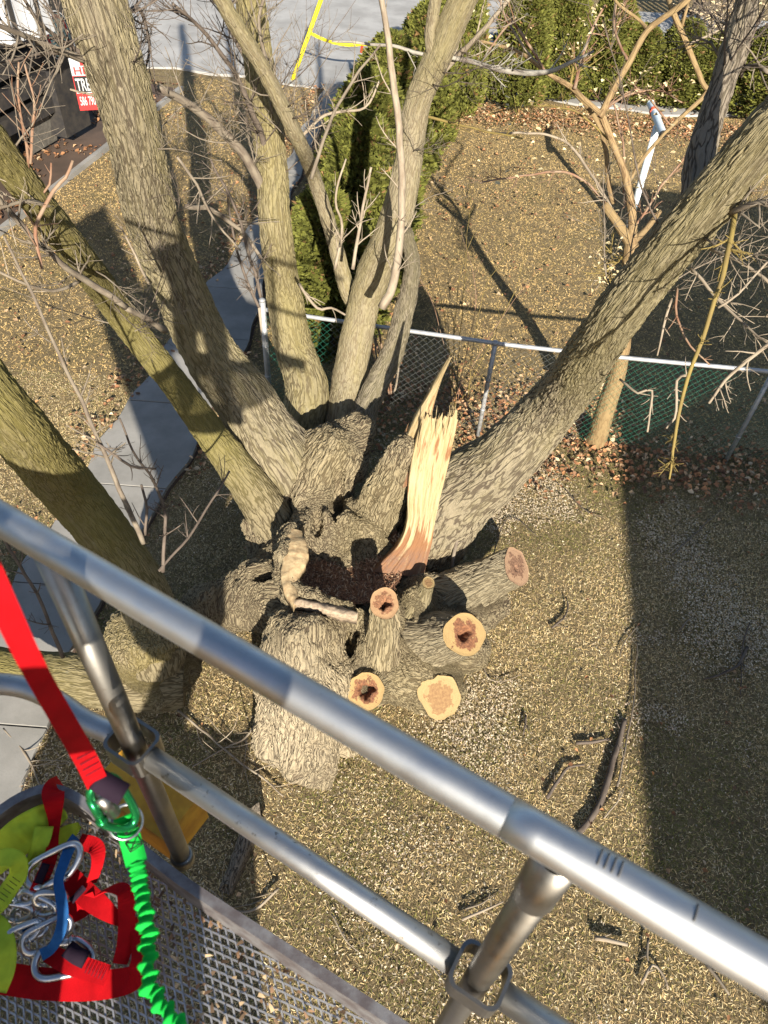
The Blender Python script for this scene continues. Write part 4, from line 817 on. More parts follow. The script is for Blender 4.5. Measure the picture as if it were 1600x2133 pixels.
for i, p in enumerate((foot1, foot2)):
    b = np.array([p[0], p[1], ZF]); tpt = np.array([p[0], p[1], ZR-.012]); m = MB(); m.tube([b, b*.5+tpt*.5, tpt], .0185, 32); po = m.build('post', POSTM, lift)
    m = MB(); m.tube([b, b+(0, 0, .03), b+(0, 0, .034)], [.024, .024, .019], 28); m.build('foot_collar', POSTM, po)
    if i: m = MB(); m.tube([tpt+(0, 0, -.115), tpt+(0, 0, -.11), tpt], [.0186, .0212, .0212], 32); m.build('sleeve', POSTM, po)
    # square loop bracket the mid rail runs into
    q = np.array([p[0], p[1], ZM]); m = MB(); w1, w2, hgt, th = .074, .066, .05, .005; rs_ = .015; loop = []
    for cx_, cy_, a0 in ((1, 1, 0), (-1, 1, 90), (-1, -1, 180), (1, -1, 270)):
        for a in np.linspace(a0, a0+90, 6): loop.append((cx_*(w1/2-rs_)+rs_*math.cos(math.radians(a)), cy_*(w2/2-rs_)+rs_*math.sin(math.radians(a))))
    loop = np.array(loop); k = len(loop); inn = loop*(1-2*th/np.array([w1, w2])); W = lambda L, z: q+np.outer(L[:, 0], UU)+np.outer(L[:, 1], NN)+np.array([0, 0, z])
    m.add(np.concatenate([W(loop, hgt/2), W(inn, hgt/2), W(loop, -hgt/2), W(inn, -hgt/2)]), [(i_, (i_+1) % k, k+(i_+1) % k, k+i_) for i_ in range(k)]+[(2*k+i_, 3*k+i_, 3*k+(i_+1) % k, 2*k+(i_+1) % k) for i_ in range(k)]+[(i_, 2*k+i_, 2*k+(i_+1) % k, (i_+1) % k) for i_ in range(k)]+[(k+i_, k+(i_+1) % k, 3*k+(i_+1) % k, 3*k+i_) for i_ in range(k)])
    m.build('bracket', POSTM, lift, False)
m1 = np.array([*foot1[:2], ZM]); m2 = np.array([*foot2[:2], ZM])
m = MB(); m.tube([m1+UU*.036, m1*.5+m2*.5, m2-UU*.036], .0185, 32); m.build('mid_rail', RAIL2, lift); m = MB(); m.tube([m2+UU*.036, m2+UU*.6], .0185, 32); m.build('mid_rail', RAIL2, lift)
cv = [m1-UU*.036, P(178, 1502, ZM), P(120, 1462, ZM), P(60, 1434, ZM), P(-10, 1424, ZM), P(-120, 1428, ZM), P(-300, 1470, ZM)]; Q, _ = catmull(cv, np.zeros(len(cv)), .02); m = MB(); m.tube(Q, .0185, 32); m.build('mid_rail', RAIL2, lift)
# toe board and floor
tp = [(-260, 1990), (-120, 1835), (-45, 1740), (10, 1690), (60, 1661), (108, 1652), (160, 1675), (220, 1722), (370, 1842), (585, 1985), (800, 2128), (1000, 2262), (1300, 2460)]
TP = np.array([P(*q, ZF+.10) for q in tp]); Q, _ = catmull(TP, np.zeros(len(TP)), .02); T = np.gradient(Q, axis=0); T /= np.linalg.norm(T, axis=1)[:, None]; outw = np.cross(T, (0, 0, 1)); outw = outw if outw[len(Q)//2]@(-NN) > 0 else -outw
prof = [(0, -.10), (0, 0), (.020, 0), (.020, -.010), (.016, -.010), (.016, -.005), (.005, -.005), (.005, -.10)]; k = len(prof); V = np.stack([Q+outw*a+np.array([0, 0, b]) for a, b in prof], 1).reshape(-1, 3)
m = MB(); m.add(V, [(i*k+j, i*k+(j+1) % k, (i+1)*k+(j+1) % k, (i+1)*k+j) for i in range(len(Q)-1) for j in range(k)]); m.build('toe_board', mat_plain('toe_board_steel', (.24, .235, .24), .5, .5, .6, 25, .1, c2=(.13, .11, .11)), lift, False)
poly = np.vstack([Q[:, :2], (TP[-1]+NN*.9)[:2], (TP[0]+NN*.3+UU*.2)[:2]])
def inside(x, y):
    c = np.zeros(len(x), bool); X, Y = poly[:, 0], poly[:, 1]; j = len(poly)-1
    for i in range(len(poly)):
        hit = ((Y[i] > y) != (Y[j] > y)) & (x < (X[j]-X[i])*(y-Y[i])/(Y[j]-Y[i]+1e-12)+X[i]); c ^= hit; j = i
    return c
lw, sw = .034, .0078; m = MB(); org = np.array([*foot1[:2], 0.]); vs_, fs_ = [], []; cnt = 0
A2 = norm(UU*.97+NN*.25); B2_ = np.array([-A2[1], A2[0], 0]); B2_ = B2_ if B2_@NN > 0 else -B2_
ii, jj = np.meshgrid(np.arange(-24, 48), np.arange(-24, 140), indexing='ij')
for par in (0, 1):                                       # slanting strands of the diamonds
    sgn = 1 if par else -1; a = np.stack([ii.ravel()*lw*.5, jj.ravel()*sw], 1); a = a[((ii+jj).ravel() % 2) == par*0+0] if True else a
    b = a+np.array([lw*.5, sgn*sw]); wA = org+np.outer(a[:, 0], A2)+np.outer(a[:, 1], B2_); wB = org+np.outer(b[:, 0], A2)+np.outer(b[:, 1], B2_); mid = (wA+wB)/2; ok = inside(mid[:, 0], mid[:, 1]); wA, wB = wA[ok], wB[ok]
    d = wB-wA; d /= np.linalg.norm(d, axis=1)[:, None]; s = np.stack([-d[:, 1], d[:, 0], 0*d[:, 0]], 1)*.0019; up = np.array([0, 0, .0020])
    tw = sgn*.0016; wA = wA+np.array([0, 0, ZF+tw]); wB = wB+np.array([0, 0, ZF-tw])
    V = np.stack([wA-s-up, wA+s-up*.2, wA+s*.6+up, wA-s+up*.5, wB-s-up, wB+s-up*.2, wB+s*.6+up, wB-s+up*.5], 1).reshape(-1, 3); i8 = np.arange(len(wA))[:, None]*8
    m.add(V, np.concatenate([i8+np.array(q) for q in ((0, 1, 5, 4), (1, 2, 6, 5), (2, 3, 7, 6), (3, 0, 4, 7))]))
fl_ = m.build('floor_grating', FLOORM, lift, False)
n = 900; a = RS.uniform(-.3, 1.2, n); b = RS.uniform(.0, .5, n)**1.5*.7; pp = org+np.outer(a, UU)+np.outer(b, NN); ok = inside(pp[:, 0], pp[:, 1]); pp = pp[ok]
gb = blades('floor_litter', pp[:, 0], pp[:, 1], (.006, .02), (.003, .008), (-5, 30), pick(len(pp), [(.20, .12, .07), (.38, .28, .17), (.12, .08, .05)], [2, 1.5, 2]), None)
co = np.empty(len(gb.data.vertices)*3, np.float32); gb.data.vertices.foreach_get('co', co); co = co.reshape(-1, 3); co[:, 2] += ZF+.012-np.repeat(gz(pp[:, 0], pp[:, 1]), 5); gb.data.vertices.foreach_set('co', co.ravel()); gb.parent = lift
# yellow boom head outside the toe board, boom and chassis
bx0 = P(288, 1702, ZF-.04); R2 = np.stack([UU, NN, (0, 0, 1)], 1); m = MB(); m.box(bx0-NN*.04, (.22, .12, .14), R2); hd = m.build('boom_head', YELLOWP, lift, False)
m = MB(); m.box(bx0+UU*.09-NN*.045+np.array([0, 0, .055]), (.05, .09, .05), R2); m.build('boom_lug', YELLOWP, hd, False)
def beam(name, a, b, w, h_, mat, par):
    d = norm(np.array(b)-a); Rb = basis(d); m = MB(); m.box((np.array(a)+b)/2, (w, h_, np.linalg.norm(np.array(b)-a)), Rb); return m.build(name, mat, par, False)
K0, K1, K2 = np.array([-.35, -3.4, 2.55]), np.array([-.30, -1.15, 2.75]), np.array([-2.25, -.85, 5.35])  # unseen boom linkage, its route invented to throw shade on the leftmost limb
beam('lower_boom', K0, K1, .3, .3, YELLOWP, lift); beam('shade_boom', K1, K2, .34, .5, YELLOWP, lift); beam('jib', K2, np.array([-1.05, -.25, 3.70]), .16, .2, YELLOWP, lift); beam('bucket_arm', np.array([-1.1, -.3, 3.70]), np.array([-.1, -.2, 3.70]), .12, .14, YELLOWP, lift)
m = MB(); m.box((-.35, -5.0, 1.62), (1.55, 3.6, 2.1)); ch = m.build('chassis', YELLOWP, lift, False)
for x in (-1.1, .4):
    for y in (-6.2, -3.8): m = MB(); m.tube([(x-.13, y, .42), (x-.11, y, .42), (x+.11, y, .42), (x+.13, y, .42)], [.36, .41, .41, .36], 24); m.build('wheel', DARKRUBBER, lift)

# ================================================================== GEAR IN THE BUCKET
UPV = np.array([0, 0, 1.0]); TOC = lambda p: norm(CAMP-np.asarray(p))
def strap(name, L, wmm, mat, label, cat, normals=None, thick=.0022, group=None, wave=None, cross=1, step=.006):
    pts = np.array([S(*q[1:]) if q[0] == 's' else P(*q) for q in L]); nn = normals if normals is not None else np.array([TOC(p) for p in pts])
    v, f, uv = ribbon(pts, np.array(wmm)/1000., nn, thick, step, wave, cross); m = MB(); m.add(v, f, 0, uvw=uv); o = m.build(name, mat, None, False); return tag(o, label, cat, group)
def stitches(parent, a, b, n, w, mat, side, off=.0022):
    a = np.asarray(a); b = np.asarray(b); m = MB()
    for i in range(n):
        c = a+(b-a)*i/(n-1); m.tube([c-side*w/2+TOC(c)*off, c+side*w/2+TOC(c)*off], .0006, 4)
    m.build('stitching', mat, parent)
# red strap coming down from above the rail
rs1 = strap('red_strap', [('s', -60, 1110, .60), ('s', 5, 1255, .62), ('s', 70, 1390, .70), ('s', 135, 1505, .80), ('s', 178, 1580, .90), ('s', 203, 1632, .98)], [19, 19, 19, 21, 23, 24], WEB_R, 'bright red webbing strap slanting down across the left post', 'strap')
pA = S(178, 1572, .885); pB = S(200, 1618, .96); stitches(rs1, pA, pB, 5, .018, WEB_K, norm(np.cross(norm(pB-pA), TOC(pA))))
m = MB(); v, f, uv = ribbon([S(200, 1622, .97), S(225, 1637, .975), S(258, 1655, .985)], .026, [TOC(S(225, 1637, .97))]*3, .004, .006); m.add(v, f, 0, uvw=uv); m.build('black_sleeve', WEB_K, rs1)
def carabiner(name, a, b, label, mat=ALU, wid=.55, r=.0068, nrm=(0, 0, 1), group='silver carabiners on the bucket floor', flip=1):
    a = np.asarray(a, float); b = np.asarray(b, float); L = np.linalg.norm(b-a); x = (b-a)/L; n = norm(np.array(nrm)-x*(np.array(nrm)@x)); y = np.cross(n, x)*flip; W = L*wid
    sh = np.array([(-.47, .10), (-.40, .36), (-.24, .46), (.05, .42), (.28, .36), (.42, .27), (.48, .08), (.44, -.14), (.34, -.30), (.22, -.42), (.12, -.46), (-.08, -.40), (-.28, -.34), (-.42, -.20)])
    c = (a+b)/2; pts = c+np.outer(sh[:, 0]*L, x)+np.outer(sh[:, 1]*W, y); ext = np.vstack([pts, pts[:1]]); Q = []
    Pn = len(pts)
    for i in range(Pn):
        p0, p1, p2, p3 = pts[i-1], pts[i], pts[(i+1) % Pn], pts[(i+2) % Pn]
        for t in np.linspace(0, 1, 4, endpoint=False): Q.append(.5*((2*p1)+(-p0+p2)*t+(2*p0-5*p1+4*p2-p3)*t*t+(-p0+3*p1-3*p2+p3)*t**3))
    root = empty(name, c, label, 'carabiner', group); m = MB(); m.tube(np.array(Q), r, 10, False, closed=True); m.build('body', mat, root)
    g0 = c+x*.10*L-y*.455*W; g1 = c-x*.32*L-y*.335*W; m = MB(); m.tube([g0, g0*.5+g1*.5, g1], [r*1.02, r*1.1, r*1.02], 10); gt = m.build('gate', mat, root)
    m = MB(); m.tube([g0+x*.01*L, g0-x*.05*L], [r*1.45, r*1.4], 8); m.build('nose', mat, gt); return root
z0 = ZF+.02
carabiner('carabiner', P(55, 1842, z0+.07), P(170, 1768, z0+.09), 'silver carabiner lying highest on the pile, next to the red sling end', nrm=(.1, -.2, 1))
carabiner('carabiner', P(70, 2002, z0+.02), P(196, 1992, z0+.02), 'large silver carabiner holding the blue tether, nearest the green lanyard', nrm=(0, -.1, 1), wid=.60, flip=-1)
clab = ['silver carabiner edge-on under the red sling end', 'silver carabiner lying flat at the left of the pile', 'straight gated silver carabiner in the middle of the pile', 'silver carabiner leaning on the blue tether', 'silver carabiner at the bottom left of the pile', 'silver carabiner half under the chartreuse sling', 'silver carabiner touching the crossed red webbing']
cl = [((38, 1868), (118, 1898), .05, (.2, -.9, .5)), ((-6, 1898), (68, 1902), .04, (0, -.7, .8)), ((15, 1962), (86, 1925), .045, (.4, -.6, .7)), ((45, 1980), (150, 1918), .03, (.4, -.5, .8)), ((22, 1905), (96, 1940), .02, (.1, -.4, 1)), ((20, 1840), (66, 1880), .055, (.3, -.3, 1)), ((70, 1875), (138, 1870), .06, (-.2, -.8, .6))]
for (p, q, h_, nr), lb in zip(cl, clab): carabiner('carabiner', P(*p, z0+h_), P(*q, z0+h_*.8), lb, nrm=nr, r=.0064)
# green bungee lanyard on its green carabiner
gc = carabiner('carabiner', S(196, 1628, 1.02), S(272, 1722, 1.10), 'green anodised screw-lock carabiner joining red strap and green lanyard', GREENALU, .42, .0055, TOC(S(230, 1680, 1.05)), None)
m = MB(); a = S(205, 1655, 1.03); b = S(240, 1695, 1.07); m.tube([a+(b-a)*.1, a+(b-a)*.95], .0085, 14); m.build('lock_sleeve', POSTM, gc)
rc = S(262, 1712, 1.10); m = MB(); Rr = basis(norm(TOC(rc)+np.array([.3, 0, .5]))); m.tube([rc+Rr@np.array([.021*math.cos(a), .021*math.sin(a), 0]) for a in np.linspace(0, 2*math.pi, 40, endpoint=False)], .002, 8, False, closed=True); tag(m.build('steel_ring', ALU), 'thin steel ring threaded through the top of the green lanyard', 'ring')
glp = [(258, 1700, 1.10), (266, 1728, 1.105), (276, 1765, 1.11), (285, 1800, 1.11), (293, 1850, 1.10), (304, 1915, 1.08), (310, 1975, 1.07), (308, 2030, 1.05), (322, 2072, 1.04), (350, 2110, 1.02), (378, 2140, 1.0), (420, 2190, .98)]
gl = empty('green_lanyard', S(258, 1700, 1.10), 'neon green gathered bungee lanyard hanging from the green carabiner', 'lanyard')
pts = np.array([S(*q) for q in glp[:4]]); v, f, uv = ribbon(pts, .027, [TOC(p) for p in pts], .004, .004); m = MB(); m.add(v, f, 0, uvw=uv); flat = m.build('sewn_end', WEB_G, gl)
for q in ((270, 1720, 1.104), (279, 1757, 1.108)):
    c = S(*q); ux = norm(np.cross((0, 0, 1.0), TOC(c))); uy = norm(np.cross(TOC(c), ux)); m = MB(); h_ = .0085; cc = [c+TOC(c)*.0028+ux*a*h_+uy*b*h_*.8 for a, b in ((-1, -1), (1, -1), (1, 1), (-1, 1))]
    for i, j in ((0, 1), (1, 2), (2, 3), (3, 0), (0, 2), (1, 3)): m.tube([cc[i], cc[j]], .0007, 4)
    m.build('box_stitch', WEB_K, flat)
pts = np.array([S(*q) for q in glp[3:]]); Q, _ = catmull(pts, np.zeros(len(pts)), .0015); s_ = np.cumsum(np.r_[0, np.linalg.norm(np.diff(Q, axis=0), axis=1)])
ph = s_*2*math.pi/.0125; amp = .0035*np.clip(s_/.05, 0, 1); TT = np.gradient(Q, axis=0); TT /= np.linalg.norm(TT, axis=1)[:, None]; nn = np.array([TOC(p) for p in Q]); bb = np.cross(TT, nn); nn = np.cross(bb, TT)
Qw = Q+nn*(amp*np.sin(ph))[:, None]+bb*(.0045*np.clip(s_/.12, 0, 1)*np.sin(ph*.5+1))[:, None]; w_ = .024*(1-.22*np.sin(ph+.6)**2)
m = MB(); c_ = 8; th = np.linspace(0, 2*math.pi, c_, endpoint=False); V = Qw[:, None]+bb[:, None]*(np.cos(th)[None, :, None]*(w_/2)[:, None, None])+nn[:, None]*(np.sin(th)[None, :, None]*.0055); k = len(Q)
uv = np.stack([np.broadcast_to(np.cos(th)*.012, (k, c_)), np.broadcast_to(s_[:, None], (k, c_)), np.zeros((k, c_))], -1).reshape(-1, 3)
m.add(V.reshape(-1, 3), [(i*c_+j, i*c_+(j+1) % c_, (i+1)*c_+(j+1) % c_, (i+1)*c_+j) for i in range(k-1) for j in range(c_)], 0, uvw=uv); m.build('gathered_webbing', WEB_G, gl)
# red slings
r2 = strap('red_sling', [(128, 1632, ZF+.06), (112, 1645, ZF+.125), (112, 1668, ZF+.135), (114, 1705, ZF+.10), (112, 1740, ZF+.09), (104, 1790, ZF+.10), (76, 1858, ZF+.09)], [40, 44, 40, 26, 20, 26, 28], WEB_R, 'dark red sling hung over the curved toe board, ending on the carabiners', 'sling')
pA = P(102, 1800, ZF+.103); pB = P(84, 1842, ZF+.096); sd = norm(np.cross(norm(pB-pA), TOC(pA))); v, f, uv = ribbon([pA+sd*.005+TOC(pA)*.003, pB+sd*.005+TOC(pA)*.003], .016, [TOC(pA)]*2, .002, .005); m = MB(); m.add(v, f, 0, uvw=uv); m.build('black_label', WEB_K, r2); stitches(r2, pA-sd*.008, pB-sd*.008, 7, .008, WEB_K, sd)
Z = ZF+.018
r3 = strap('red_sling', [(165, 1752, Z+.05), (200, 1765, Z+.06), (203, 1800, Z+.05), (190, 1840, Z+.02)], [30, 32, 26, 22], WEB_R, 'red sling loop standing up beside the blue tether', 'sling', [norm(TOC(P(190, 1790, Z))+np.array([.9*k, 0, 0])) for k in (0, .3, .8, .6)])
r4 = strap('red_sling', [(135, 1820, Z+.02), (165, 1850, Z+.025), (205, 1885, Z+.03), (248, 1915, Z+.02), (275, 1918, Z+.01)], [44, 44, 40, 24, 22], WEB_R, 'red sling running from the pile toward the green lanyard', 'sling')
v, f, uv = ribbon([P(148, 1878, Z+.032), P(176, 1848, Z+.034)], .012, [TOC(P(160, 1860, Z))]*2, .003, .006); m = MB(); m.add(v, f, 0, uvw=uv); m.build('black_label', WEB_K, r4)
r5 = strap('red_sling', [(140, 1905, Z+.01), (170, 1890, Z+.015), (200, 1872, Z+.03)], [40, 40, 30], WEB_R, 'short red sling crossing under the longer red one', 'sling')
r6 = strap('red_sling', [(206, 1862, Z+.05), (232, 1850, Z+.07), (258, 1856, Z+.075), (264, 1900, Z+.05), (262, 1960, Z+.03), (250, 2008, Z+.02)], [22, 28, 30, 32, 32, 28], WEB_R, 'bright red sling folded over at its top edge', 'sling', [norm(TOC(P(250, 1900, Z))+np.array([0, .8*k, 0])) for k in (1.2, 1.2, .6, .0, 0, 0)])
r7 = strap('red_sling', [(284, 1910, Z+.035), (293, 1960, Z+.03), (292, 2010, Z+.03), (272, 2040, Z+.02), (200, 2052, Z+.012), (100, 2050, Z+.01), (10, 2038, Z+.01), (-60, 2030, Z+.01)], [28, 34, 38, 44, 50, 52, 52, 52], WEB_R, 'broad red sling lying along the bucket floor at the bottom', 'sling')
r8 = strap('red_sling', [(100, 1985, Z+.015), (140, 2005, Z+.03), (180, 2018, Z+.032), (224, 2032, Z+.03)], [30, 36, 36, 34], WEB_R, 'red sling end with black bar stitching through the large carabiner', 'sling')
pA = P(184, 2012, Z+.036); pB = P(218, 2026, Z+.036); stitches(r8, pA, pB, 6, .024, WEB_K, norm(np.cross(norm(pB-pA), TOC(pA)))); v, f, uv = ribbon([P(140, 1975, Z+.04), P(160, 1990, Z+.045), P(180, 2000, Z+.04)], .03, [TOC(pA)]*3, .003, .006); m = MB(); m.add(v, f, 0, uvw=uv); m.build('black_label', WEB_K, r8)
# blue tether
b1 = strap('blue_tether', [(160, 1748, Z+.05), (146, 1765, Z+.08), (132, 1800, Z+.10), (122, 1835, Z+.10), (128, 1875, Z+.09), (131, 1910, Z+.08), (124, 1945, Z+.07), (108, 1975, Z+.045), (88, 1988, Z+.03)], [28, 22, 20, 18, 20, 20, 20, 19, 22], WEB_B, 'blue flat tether arching over the silver carabiners', 'tether', thick=.006)
strap('blue_tether', [(62, 1905, Z+.01), (58, 1935, Z+.015), (60, 1965, Z+.01)], [20, 20, 18], WEB_B, 'short piece of blue tether low in the carabiner pile', 'tether', thick=.006)
# chartreuse slings
def crumple(L, w, label, normals=None, seed=0, amp=.012):
    pts = np.array([P(*q) for q in L]); nn = [TOC(p) for p in pts] if normals is None else normals
    v, f, uv = ribbon(pts, np.array(w)/1000., nn, .004, .005, None, 10); half = len(v)//2
    n3 = (fbm(v*38, seed, 2)-.5)*2*amp+(np.abs(vnoise(np.stack([uv[:, 0]*150, uv[:, 1]*9, uv[:, 0]*0], -1), seed+2)-.5))*amp*1.3
    v = v+np.array([TOC(pts[0])])*n3[:, None]; m = MB(); m.add(v, f, 0, uvw=uv); o = m.build('chartreuse_sling', WEB_Y); return tag(o, label, 'sling', 'chartreuse slings in the bucket')
crumple([(-20, 1800, Z+.03), (30, 1752, Z+.06), (70, 1722, Z+.08), (105, 1705, Z+.07), (125, 1720, Z+.05)], [60, 74, 70, 60, 40], 'crumpled chartreuse sling draped against the curved toe board', None, 5)
crumple([(92, 1722, Z+.085), (86, 1750, Z+.09), (70, 1790, Z+.07), (54, 1818, Z+.05)], [36, 34, 26, 14], 'narrow chartreuse fold pointing down at the carabiners', None, 6, .008)
crumple([(118, 1760, Z+.03), (140, 1738, Z+.035), (166, 1718, Z+.04)], [40, 38, 14], 'chartreuse sling corner right of the hanging red sling', None, 8, .008)
lp = [(-14, 1792, Z+.10), (14, 1786, Z+.115), (36, 1795, Z+.11), (38, 1822, Z+.09), (20, 1850, Z+.08), (0, 1880, Z+.08), (-30, 1905, Z+.08)]
c4 = crumple(lp, [34]*7, 'chartreuse sling end folded into a loop with black bar tacks', [norm(TOC(P(10, 1830, Z))+np.array([.3*math.sin(k), .3*math.cos(k), 0])) for k in range(7)], 9, .004)
pA = P(34, 1832, Z+.098); pB = P(2, 1872, Z+.096); stitches(c4, pA, pB, 6, .018, WEB_K, norm(np.cross(norm(pB-pA), TOC(pA))), .008)
crumple([(-30, 1918, Z+.05), (-4, 1935, Z+.06), (8, 1975, Z+.06), (6, 2020, Z+.05), (-10, 2065, Z+.04)], [40, 40, 42, 42, 40], 'smooth chartreuse sling at the left edge below the carabiners', None, 12, .004)

# ================================================================== THE PERSON taking the picture, standing in the bucket behind the lens
J = {}; E_ = []
def jt(k, p, r, par=None): J[k] = (p, r, par)
bx, by, bz = -.34, -.40, ZF
jt('hip', (bx, by, bz+.93), .15); jt('waist', (bx, by, bz+1.10), .155, 'hip'); jt('chest', (bx, by-.01, bz+1.30), .17, 'waist'); jt('neck0', (bx, by, bz+1.47), .085, 'chest'); jt('neck', (bx, by+.02, bz+1.54), .06, 'neck0'); jt('head', (bx+.01, by+.06, bz+1.62), .095, 'neck'); jt('crown', (bx+.01, by+.06, bz+1.72), .08, 'head')
for s_, n_ in ((-1, 'l'), (1, 'r')):
    jt(n_+'thigh', (bx+s_*.11, by, bz+.85), .12, 'hip'); jt(n_+'knee', (bx+s_*.13, by+.04, bz+.47), .10, n_+'thigh'); jt(n_+'calf', (bx+s_*.13, by+.01, bz+.30), .095, n_+'knee'); jt(n_+'ankle', (bx+s_*.17, by, bz+.09), .05, n_+'calf'); jt(n_+'toe', (bx+s_*.19, by+.17, bz+.05), .042, n_+'ankle')
    jt(n_+'sh', (bx+s_*.19, by, bz+1.40), .085, 'chest'); jt(n_+'el', (bx+s_*.24+.06, by+.06, bz+1.36-.16), .055, n_+'sh'); wx = -.09 if s_ < 0 else .09
    jt(n_+'wr', (wx*1.3, -.14, CZ-.12), .036, n_+'el'); jt(n_+'palm', (wx, -.10, CZ-.05), .034, n_+'wr')
    for q in range(4): jt(n_+'f%d' % q, (wx*.85, -.085+.012*q, CZ-.03+.022*q), .010, n_+'palm'); jt(n_+'g%d' % q, (wx*.45, -.07+.012*q, CZ-.02+.024*q), .009, n_+'f%d' % q)
    jt(n_+'t', (wx*.8, -.11, CZ-.04), .011, n_+'palm'); jt(n_+'t2', (wx*.5, -.11, CZ-.03), .010, n_+'t')
ks = list(J); me = bpy.data.meshes.new('person'); me.from_pydata([J[k][0] for k in ks], [(ks.index(J[k][2]), i) for i, k in enumerate(ks) if J[k][2]], []); person = bpy.data.objects.new('person', me); col.objects.link(person)
me.materials.append(mat_plain('dark_work_clothes', (.05, .055, .06), .9)); sk = person.modifiers.new('skin', 'SKIN'); lay = me.skin_vertices[0].data if len(me.skin_vertices) else None
if lay:
    for i, k in enumerate(ks): lay[i].radius = (J[k][1], J[k][1]); lay[i].use_root = (i == 0)
ss = person.modifiers.new('sub', 'SUBSURF'); ss.levels = 1; ss.render_levels = 1
tag(person, 'person in dark work clothes standing in the bucket, hands raised', 'person')
# ================================================================== TWIGS, SMALL TREE, SHRUBS, FALLEN STICKS
def grow(mb, Q, R, rs, nsub, sublen, lvl, curl=.35, rmin=.0016, spread=(35, 65)):
    mb.tube(Q, R, 7 if R[0] > .006 else (5 if R[0] > .003 else 4), True)
    if lvl <= 0: return
    T, N, B = frames(Q); L = len(Q)
    for k in range(nsub):
        i = int(rs.uniform(.12, .97)*(L-1)); a = rs.uniform(0, 6.283); sp = math.radians(rs.uniform(*spread)); d = T[i]*math.cos(sp)+(N[i]*math.cos(a)+B[i]*math.sin(a))*math.sin(sp)
        l = sublen*rs.uniform(.45, 1.15)*(1-.35*i/L); r = max(rmin, min(R[i]*.5, .0065)); steps = max(4, int(l/.05)); p = Q[i].copy(); q = [p.copy()]; d = norm(d+np.array([0, 0, .12]))
        kink = norm(rs.normal(0, 1, 3))
        for s in range(steps):
            d = norm(d+rs.normal(0, curl*.22, 3)+kink*curl*.22+np.array([0, 0, .05])); p = p+d*l/steps; q.append(p.copy())
        q = np.array(q); rr = np.linspace(r, max(rmin*.8, r*.4), len(q)); grow(mb, q, rr, rs, max(2, int(nsub*.5)), sublen*.42, lvl-1, curl, rmin, spread)
def twig(L, mat, parent, nsub=5, sublen=.3, lvl=2, seed=1, name='twig', wobble=.03, label=None, rmin=.0016):
    pts, rad = nodes3(L); Q, R = catmull(pts, rad, .06); Q = wob(Q, wobble, 5.0, seed); mb = MB(); grow(mb, Q, np.maximum(R[:, 0], rmin), np.random.RandomState(seed), nsub, sublen, lvl, rmin=rmin); o = mb.build(name, mat, parent); return tag(o, label)
s_ = lambda *L: [('s', *q) for q in L]
A, B1, B2, B2f, Cl, Cf, Dl, El = [LIMBS[k][0] for k in ('A', 'B1', 'B2', 'B2f', 'C', 'Cf', 'D', 'E')]
